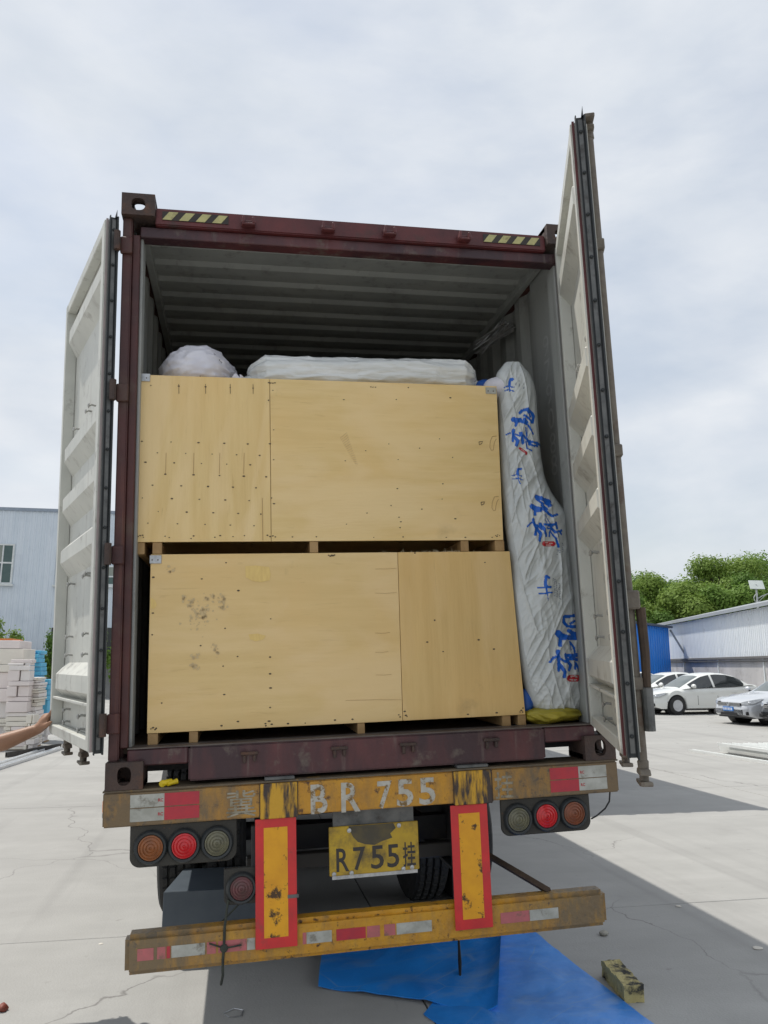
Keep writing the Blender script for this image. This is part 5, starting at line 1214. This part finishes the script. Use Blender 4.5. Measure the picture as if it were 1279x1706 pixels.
MB().box(0, Lb_, .03, 5, 0, zsb).build('shell', bluecl, bs)
MB().box(-.3, Lb_+.15, -.25, 5.2, zsb+.002, zsb+.12).build('roof', pm('dark_blue_roof', (.05,.07,.11), rough=.5), bs)
mb = MB(); mb.tube([(Lb_+.1, -.1, zsb-.1), (Lb_+.1, -1.2, zsb-2.2), (Lb_+.1, -1.5, zsb-2.9)], .06, 6); mb.build('drain_pipe', roofm, bs)
# solar street lamp
Dl = 57; pb = camxy((1260.5-640)/F_PX*Dl, Dl)
sl_ = thing_w('solar_street_lamp', 'white street lamp with a tilted solar panel above the warehouse roof', 'street lamp', pb)
zz = lambda v: 1.7+(1110-v)/F_PX*Dl
lm = pm('pale_lamp_post', (.62,.64,.63), rough=.5)
MB().tube([(0,0,0), (0,0,zz(976))], [.10,.06], 10).build('post', lm, sl_, smooth=True)
mb = MB(); mb.add([(-.65,-.25,-.35),(.55,-.25,-.35),(.75,.25,.32),(-.40,.25,.32),(-.65,-.22,-.38),(.55,-.22,-.38),(.75,.28,.29),(-.40,.28,.29)], [(0,1,2,3),(4,7,6,5),(0,4,5,1),(1,5,6,2),(2,6,7,3),(3,7,4,0)])
o = mb.build('solar_panel', pm('pale_panel_back', (.62,.66,.62), (.55,.6,.56), sc=3, rough=.4), sl_); o.location = (0, 0, zz(976))
mb = MB(); mb.tube([(0,0,zz(1000)), (.35,-.2,zz(995)), (.9,-.4,zz(990)), (1.6,-.6,zz(988))], .035, 7); mb.tube([(.02,0,zz(1006)), (.35,-.2,zz(998)), (.55,-.3,zz(993))], .025, 6)
mb.tube([(-.02,0,zz(1006)), (-.18,.05,zz(1003)), (-.22,.06,zz(998)), (-.1,.02,zz(993)), (.1,0,zz(992))], .03, 6); mb.build('arm', lm, sl_, smooth=True)
o = MB().box(1.5, 2.3, -.72, -.50, zz(989.5), zz(987)).build('lamp_head', lm, sl_, bevel=.02)

# ================================================================== PARKED CARS
glass_car = pm('dark_car_glass', (.018,.022,.024), (.03,.034,.036), sc=2, rough=.06, spec=.9)
shield = pm('sky_lit_windscreen', (.10,.12,.12), (.14,.16,.155), sc=2, rough=.05, spec=1.0)
chrome = pm('chrome_trim', (.75,.76,.78), rough=.15, metal=.95)
blackp = pm('black_car_plastic', (.018,.018,.02), rough=.5)
lampg = pm('clear_headlamp', (.42,.44,.46), (.30,.32,.34), sc=12, rough=.12, spec=.9)
platem = pm('blue_number_plate', (.05,.22,.62), rough=.4)
paints = {'white': pm('white_car_paint', (.76,.77,.74), (.74,.75,.72), sc=1, rough=.22, coat=.6), 'silver': pm('silver_car_paint', (.62,.64,.67), (.58,.60,.63), sc=1, rough=.25, coat=.6, metal=.25), 'grey': pm('dark_grey_car_paint', (.05,.052,.055), (.04,.042,.045), sc=1, rough=.25, coat=.6)}
def lerp_tab(tab, x):
    tab = sorted(tab)
    if x <= tab[0][0]: return tab[0][1]
    for (a, p), (b, q) in zip(tab[:-1], tab[1:]):
        if a <= x <= b:
            t = (x-a)/(b-a); return p+(q-p)*t
    return tab[-1][1]
def smooth_tab(tab, x, w=.07): return (lerp_tab(tab, x-w)+lerp_tab(tab, x)*2+lerp_tab(tab, x+w))/4
def car(label, pos, rz, paint, kind='sedan'):
    t = thing_w('parked_car', label, 'car', pos, rz, 'cars parked along the sheds')
    suv = kind == 'suv'; H = 1.66 if suv else 1.49; dz = .10 if suv else 0
    top = [(2.32,.46),(2.28,.60),(2.16,.70),(1.9,.775),(1.5,.85),(1.0,.93),(.8,.95),(0,.975),(-1.0,1.0),(-1.7,1.045),(-2.1,1.04),(-2.24,.98),(-2.31,.70)]
    wid = [(2.32,.56),(2.26,.70),(2.1,.795),(1.8,.855),(1.4,.875),(0,.885),(-1.5,.875),(-2.0,.82),(-2.22,.74),(-2.31,.66)]
    wx = (1.40, -1.30); wr_ = .335; wz = .325
    def zb(x):
        z = .21+dz*.6
        if abs(x) > 2.0: z = .21+dz*.6+(abs(x)-2.0)*.32
        for w in wx:
            if abs(x-w) < wr_+.045: z = max(z, wz+math.sqrt(max(0, (wr_+.045)**2-(x-w)**2)))
        return z
    xs = sorted(set([round(2.32-.04*k, 3) for k in range(117)]), reverse=True); ring = []
    NR = 15
    for x in xs:
        zt = smooth_tab(top, x)+dz; w = smooth_tab(wid, x); z0 = zb(x); h = zt-z0
        sec = [(0, zt+.012), (.45*w, zt+.008), (.72*w, zt-.004), (.86*w, zt-.03), (.945*w, zt-.085), (.985*w, zt-.19), (.975*w, zt-.25), (1.0*w, zt-.33), (1.0*w, max(z0+.14, .42)), (.985*w, max(z0+.05, .30)), (.955*w, z0+.0)]
        sec = [(a, max(b, z0)) for a, b in sec]; sec += [(.80*w, z0), (.45*w, z0), (0, z0)]
        ring.append(sec)
    k = len(ring[0]); mb = MB(); vs = []; fs = []
    for x, sec in zip(xs, ring):
        vs += [(x, a, b) for a, b in sec]+[(x, -a, b) for a, b in reversed(sec[1:-1])]
    m_ = 2*k-2
    for i in range(len(xs)-1):
        for j in range(m_): fs.append((i*m_+j, i*m_+(j+1) % m_, (i+1)*m_+(j+1) % m_, (i+1)*m_+j))
    fs += [tuple(range(m_)), tuple((len(xs)-1)*m_+j for j in range(m_))]; mb.add(vs, fs)
    body = mb.build('body', paints[paint], t, smooth=True, ang=40)
    # greenhouse
    if suv: rl = [(1.05,.98),(.45,1.36),(.15,1.50),(-.2,1.56),(-.9,1.56),(-1.6,1.50),(-2.0,1.36),(-2.22,1.08)]
    else: rl = [(1.08,.93),(.55,1.22),(.20,1.385),(-.1,1.45),(-.45,1.475),(-.85,1.455),(-1.25,1.37),(-1.6,1.22),(-1.95,1.05)]
    gx0, gx1 = rl[0][0], rl[-1][0]; nx = 70; nr = 26; pts = []
    for i in range(nx):
        x = gx0+(gx1-gx0)*i/(nx-1); zr = smooth_tab(rl, x, .05)+(dz*.6 if suv else 0); zl = smooth_tab(top, x)+dz-.03; w0 = smooth_tab(wid, x)*.935; w1 = w0*(.70 if not suv else .76)
        row = []
        for j in range(nr):
            q = -1+2*j/(nr-1); aq = abs(q)
            if aq > .5: f = (1-aq)/.5; y = w0+(w1-w0)*f**1.15; z = zl+(zr-.05-zl)*f if zr > zl+.06 else zl+(zr-zl)*f*.5
            else: f = (.5-aq)/.5; y = w1*(1-f); z = (zr-.05 if zr > zl+.06 else zl+(zr-zl)*.5)+.05*(1-(1-min(1, f*1.6))**2)*(1 if zr > zl+.06 else .3)
            row.append((x, math.copysign(y, q), z))
        pts.append(row)
    parts = {'roof': MB(), 'side_window': MB(), 'windscreen': MB(), 'rear_window': MB()}
    P_ = [p for r in pts for p in r]
    for i in range(nx-1):
        x = (pts[i][0][0]+pts[i+1][0][0])/2
        for j in range(nr-1):
            q = abs(-1+2*(j+.5)/(nr-1)); f = (1-q)/.5 if q > .5 else 1
            kind_ = 'roof'; zr = smooth_tab(rl, x, .05); zl = smooth_tab(top, x); hh = zr-zl
            if q > .5:
                xa = gx0-.22; xc = gx1+(.42 if not suv else .25)
                if .06 < f < .90 and hh*f > .02 and xc < x < xa-.10 and hh > .13 and abs(x+.20) > .045: kind_ = 'side_window'
            else:
                if x > (.26 if not suv else .22) and x < gx0-.03 and q < .46: kind_ = 'windscreen'
                if x < (-1.18 if not suv else -1.85) and x > gx1+.06 and q < .42: kind_ = 'rear_window'
            a = i*nr+j; parts[kind_].add([P_[a], P_[a+1], P_[a+nr+1], P_[a+nr]], [(0,1,2,3)])
    for n_, b_ in parts.items(): b_.build(n_, paints[paint] if n_ == 'roof' else shield if n_ != 'side_window' else glass_car, t, smooth=True, ang=50, weld=True)
    # wheels
    for w in wx:
        for sy in (-1, 1):
            c = (w, sy*.79, wz)
            o = MB().lathe([(.20,-.10),(.29,-.105),(.322,-.085),(.328,-.05),(.328,.05),(.322,.085),(.29,.105),(.20,.10)], c, 'y', 30, close=True).build('wheel', M['tyre'], t, smooth=True, ang=40)
            mb = MB(); mb.lathe([(.212, sy*.085), (.205, sy*.100), (.190, sy*.085), (.185, sy*.03), (0, sy*.03)], c, 'y', 28)
            for q in range(10):
                a = 2*math.pi*q/10; e = Vector((math.cos(a), 0, math.sin(a))); s_ = Vector((-math.sin(a), 0, math.cos(a))); y_ = Vector((0, sy, 0)); C0 = Vector(c)
                v8 = [C0+e*.04+s_*g+y_*h for g, h in ((-.022,.05),(.022,.05),(.022,.092),(-.022,.092))]+[C0+e*.20+s_*g+y_*h for g, h in ((-.028,.05),(.028,.05),(.028,.090),(-.028,.090))]
                mb.add(v8, [(0,1,5,4),(1,2,6,5),(2,3,7,6),(3,0,4,7),(0,3,2,1),(4,5,6,7)])
            mb.build('rim', pm('silver_alloy_rim', (.62,.63,.65), rough=.3, metal=.2), o)
            ab = MB(); ab.lathe([(wr_+.04, sy*-.25), (wr_+.04, sy*.05), (0, sy*.0), ], (w, sy*.76, wz), 'y', 24); ab.build('wheel_well', blackp, t)
    MB().box(-2.15, 2.1, -.74, .74, .20+dz*.3, .34).build('underbody', blackp, t)
    for sy in (-1, 1):
        # headlamp wraps the corner
        mb = MB(); L1 = [(2.235,.50,.665),(2.18,.66,.70),(2.05,.775,.735),(1.88,.835,.765),(1.80,.85,.775)]; L0 = [(2.255,.50,.60),(2.20,.68,.60),(2.07,.80,.625),(1.92,.862,.69),(1.82,.875,.745)]
        n = len(L1); mb.add([(x+.03, sy*(y+.012), z+dz) for x, y, z in L1]+[(x+.03, sy*(y+.012), z+dz) for x, y, z in L0]+[(x-.1, sy*(y-.08), z+dz) for x, y, z in L1]+[(x-.1, sy*(y-.08), z+dz) for x, y, z in L0],
               [(i, i+1, n+i+1, n+i) for i in range(n-1)]+[(i, 2*n+i, 2*n+i+1, i+1) for i in range(n-1)]+[(n+i, n+i+1, 3*n+i+1, 3*n+i) for i in range(n-1)])
        h = mb.build('headlight', lampg, t, smooth=True); MB().ball((2.13, sy*.70, .655+dz), (.07,.06,.04), 10, 7).build('projector', chrome, h, smooth=True)
        mb = MB(); mb.ball((.78, sy*1.0, 1.0+dz), (.07,.115,.075), 14, 10); mb.build('mirror', paints[paint], t, smooth=True); MB().box(.72, .80, sy*.90-.06, sy*.90+.06, .925+dz, .96+dz).build('mirror_arm', blackp, t)
        for x in (.55, -.28, -1.12):
            sx_ = smooth_tab(wid, x)+.002; MB().box(x-.006, x+.006, sy*sx_-.012, sy*sx_+.002, .34+dz, .66+dz).build('door_gap', blackp, t)
        for x in (-.10, -.98): MB().box(x-.09, x+.09, sy*.872-.014, sy*.872+.014, .755+dz, .785+dz).build('door_handle', paints[paint], t, bevel=.008)
        MB().box(-1.1, 1.0, sy*.865-.015, sy*.865+.012, .225+dz*.5, .275+dz*.5).build('side_sill', blackp if suv else paints[paint], t, bevel=.01)
        mb = MB(); mb.box(2.13, 2.27, sy*.62-.13, sy*.62+.10, .30+dz, .40+dz); mb.build('fog_recess', blackp, t, bevel=.01)
        mb = MB(); mb.box(-2.27, -2.05, sy*.70-.12, sy*.70+.06, .80+dz, .92+dz); mb.build('tail_light', M['red_lens'], t, bevel=.02)
    gz0 = .585+dz
    if paint == 'silver' or kind == 'plain':
        g_ = MB().box(2.20, 2.318, -.50, .50, gz0-.035, gz0+.055).build('grille', blackp, t, bevel=.01)
        for z in (gz0-.02, gz0+.01, gz0+.04): MB().box(2.30, 2.325, -.50, .50, z-.006, z+.006).build('grille_bar', chrome, g_)
        MB().lathe([(.062, 0), (.062, .012), (.050, .012), (.050, 0)], (2.322, 0, gz0+.01), 'x', 20).build('emblem', chrome, t)
        mb = MB()
        for a, b in (((-.035,.03),(-.012,-.035)), ((.012,-.035),(.035,.03)), ((-.012,-.035),(0,.0)), ((0,.0),(.012,-.035))): mb.tube([(2.332, a[0], gz0+.01+a[1]), (2.332, b[0], gz0+.01+b[1])], .005, 4)
        mb.build('emblem_letters', chrome, t)
    else:
        mb = MB(); mb.prism([(0,0)]*3, 0, 0) if False else None
        g_ = MB(); g_.add([(2.20,-.44,gz0+.075),(2.20,.44,gz0+.075),(2.20,.24,gz0-.10),(2.20,-.24,gz0-.10),(2.325,-.42,gz0+.05),(2.325,.42,gz0+.05),(2.335,.22,gz0-.10),(2.335,-.22,gz0-.10)], [(0,1,5,4),(1,2,6,5),(2,3,7,6),(3,0,4,7),(4,5,6,7)])
        g_ = g_.build('grille', blackp, t)
        mb = MB()
        for sy in (-1, 1): mb.tube([(2.335, sy*.42, gz0+.055), (2.345, sy*.20, gz0-.09), (2.345, 0, gz0-.095)], .018, 6)
        mb.build('grille_chrome', chrome, g_, smooth=True)
        MB().lathe([(.058, 0), (.058, .012), (.044, .012), (.044, 0)], (2.338, 0, gz0-.01), 'x', 20).build('emblem', chrome, t); MB().box(2.338, 2.352, -.075, .075, gz0-.022, gz0+.002).build('emblem_bar', chrome, t)
    MB().box(2.26, 2.335, -.36, .36, .275+dz, .365+dz).build('lower_grille', blackp, t, bevel=.01)
    MB().box(2.315, 2.348, -.22, .22, .40+dz, .54+dz-.02).build('number_plate', platem, t)
    mb = MB()
    for k_ in range(6): mb.box(2.348, 2.350, -.19+k_*.066, -.15+k_*.066, .425+dz, .495+dz)
    mb.build('plate_characters', pm('white_print', (.75,.76,.78), rough=.5), t)
    return t
hd_ = R_(184)
car('white sedan in full side view, second row car with dark rear windows', (16.20, 23.22, 0), hd_, 'white')
car('white car parked behind the white sedan, its windscreen showing above the bonnet', (16.50, 25.95, 0), hd_, 'white', 'plain')
car('white car mostly hidden at the far end of the row by the container door', (16.3, 28.9, 0), hd_, 'white', 'plain')
car('silver sedan with two bar chrome grille at the right picture edge', (16.16, 17.94, 0), hd_, 'silver')
car('dark grey car cut off by the right picture edge', (16.23, 15.9, 0), hd_, 'grey', 'plain')

# ================================================================== THE PERSON PUSHING THE LEFT DOOR
skin = pm('tanned_skin', (.36,.20,.125), (.31,.165,.10), sc=8, rough=.5, spec=.35, bump=.1, bsc=120)
shirtm = pm('grey_work_shirt', (.16,.18,.20), (.13,.145,.165), sc=6, rough=.9); trousm = pm('dark_work_trousers', (.035,.04,.055), rough=.9)
def fleshy(name, tubes, balls, mat, parent, vox):
    mb = MB()
    for pts, rad in tubes:
        pp, rr = [], []
        for i in range(len(pts)-1):
            for k in range(4):
                f = k/4; pp.append(Vector(pts[i]).lerp(Vector(pts[i+1]), f)); rr.append(rad[i]+(rad[i+1]-rad[i])*f)
        pp.append(Vector(pts[-1])); rr.append(rad[-1]); mb.tube(pp, rr, 14)
        mb.ball(pts[0], rad[0], 14, 9); mb.ball(pts[-1], rad[-1], 14, 9)
        for i in range(1, len(pts)-1): mb.ball(pts[i], rad[i]*.99, 14, 9)
    for c, r in balls: mb.ball(c, r, 18, 12)
    o = mb.build(name, mat, parent, shift=(0,0,0))
    rm = o.modifiers.new('r', 'REMESH'); rm.mode = 'VOXEL'; rm.voxel_size = vox; rm.use_smooth_shade = True
    sm_ = o.modifiers.new('s', 'SMOOTH'); sm_.factor = .5; sm_.iterations = 3
    dg = bpy.context.evaluated_depsgraph_get(); me = bpy.data.meshes.new_from_object(o.evaluated_get(dg)); o.modifiers.clear(); old = o.data; o.data = me; me.materials.clear(); me.materials.append(mat); bpy.data.meshes.remove(old)
    me.shade_smooth(); return o
wrist = Vector((-1.800, .985, 1.352)); elbow = Vector((-2.06, .93, 1.262)); shoulder = Vector((-2.33, .87, 1.42)); cx, cyy = -2.50, .80
per = thing_w('person', 'bare forearm and hand of a person reaching in to push the left door', 'person', (cx+.045, cyy+.07, 0))
bp = Vector((cx, cyy, 0)); Lc = lambda p: Vector(p)-bp
T_ = []; Bl = []
T_.append(([Lc(shoulder), Lc((-2.20,.90,1.33)), Lc(elbow)], [.058,.050,.045]))
T_.append(([Lc(elbow), Lc((-1.97,.945,1.285)), Lc((-1.88,.965,1.320)), Lc(wrist)], [.045,.049,.038,.029]))
T_.append(([Lc(wrist), Lc((-1.780,.992,1.378)), Lc((-1.765,1.0,1.405))], [.028,.034,.034])); T_.append(([Lc((-1.790,.965,1.362)), Lc((-1.765,.970,1.395))], [.025,.028])); T_.append(([Lc((-1.790,1.015,1.362)), Lc((-1.765,1.030,1.395))], [.024,.026]))
# four fingers laid up against the door edge, thumb to the side
for k, (y, z2, r) in enumerate(((.955, .072, .0105), (.982, .088, .011), (1.008, .082, .0105), (1.032, .062, .009))):
    T_.append(([Lc((-1.762, y, 1.405)), Lc((-1.742, y, 1.405+z2*.36)), Lc((-1.729, y+.002, 1.405+z2*.72)), Lc((-1.724, y+.004, 1.405+z2))], [r*1.15, r*1.05, r, r*.85]))
T_.append(([Lc((-1.785,.955,1.362)), Lc((-1.752,.935,1.372)), Lc((-1.728,.930,1.392))], [.016,.013,.010]))
# the rest of the body, outside the picture
T_.append(([(0,0,.98), (0,.0,1.18), (.02,0,1.38)], [.145,.135,.155])); T_.append(([(-.19,.0,1.40), (.17,.07,1.42)], [.065,.065]))
T_.append(([(0,0,1.42), (.01,0,1.53)], [.058,.052])); Bl.append(((.015,.01,1.64), (.078,.095,.115))); Bl.append(((.02,.10,1.625), (.014,.02,.02))); Bl.append(((-.066,.0,1.635), (.012,.02,.03))); Bl.append(((.094,.0,1.635), (.012,.02,.03)))
T_.append(([(-.20,0,1.40), (-.25,.03,1.14), (-.20,.14,.93)], [.055,.045,.032])); T_.append(([(-.20,.15,.91), (-.18,.18,.83)], [.034,.028]))
for s_ in (-1, 1): T_.append(([(s_*.09,0,.95), (s_*.11,.02,.52), (s_*.12,-.02,.09)], [.095,.062,.042])); T_.append(([(s_*.12,-.03,.055), (s_*.13,.14,.04)], [.042,.034]))
fleshy('body', T_, Bl, skin, per, .0075)
fleshy('shirt', [([(0,0,.95), (0,0,1.18), (.02,0,1.38)], [.165,.155,.170]), ([(-.19,0,1.40), (.17,.07,1.42)], [.082,.080]), ([Lc(shoulder), Lc((-2.25,.888,1.365))], [.076,.068]), ([(-.20,0,1.40), (-.235,.02,1.22)], [.074,.064])], [], shirtm, per, .012)
fleshy('trousers', [([(s_*.09,0,.95), (s_*.11,.02,.52), (s_*.12,-.02,.12)], [.115,.082,.068]) for s_ in (-1, 1)]+[([(-.06,0,.95), (.06,0,.95)], [.135,.135])], [], trousm, per, .012)
mb = MB(); mb.ball((.015,-.012,1.665), (.086,.10,.108), 18, 12); mb.build('hair', pm('black_hair', (.015,.013,.012), rough=.7), per, smooth=True)
for s_ in (-1, 1):
    mb = MB(); mb.ball((s_*.032+.016, .098, 1.645), (.012,.008,.008), 10, 7); mb.build('eye', pm('dark_eye', (.04,.03,.03), rough=.2), per, smooth=True)

# ================================================================== A SECOND CONTAINER TRAILER PARKED ALONGSIDE (casts the shadow on the right)
MW = Matrix.Translation((3.03, 6.60, 1.215))
c2_ = copy_tree(cont, None, ('door', 'stencil_digit', 'hinge_lug')); c2_.matrix_world = MW
c2_['label'] = 'closed maroon shipping container on the neighbouring trailer'
t2_ = copy_tree(tr, None, ('rear_beam', 'lamp_panel', 'lamp_bracket', 'bumper', 'rear_board', 'plate_carrier', 'number_plate', 'brace', 'bumper_hanger', 'wheel')); t2_.matrix_world = MW @ Matrix.Translation((0, 0, -1.2))
t2_['label'] = 'second container trailer parked beyond on the right'
for d_, hx, sg in ((door_l, -1.16, -1), (door_r, 1.16, 1)):
    dc = copy_tree(d_, c2_); xs = [v.co.x for v in d_.data.vertices]
    s = 1 if sum(xs) > 0 else -1
    X = Vector((1 if sg < 0 else -1, 0, 0))*s
    dc.matrix_local = Matrix(((X.x, 0, 0, hx), (0, 1, 0, .02), (0, 0, 1, 0), (0, 0, 0, 1)))
    if 'label' in dc: del dc['label']
for y in (2.35, 3.66, 4.97):
    for x in (-1.035, -.715, .715, 1.035):
        w = copy_tree(wheel_src, t2_); w.location = (x, y, .50)
for o in (cont, c2_): o['group'] = 'container trailers in the yard'
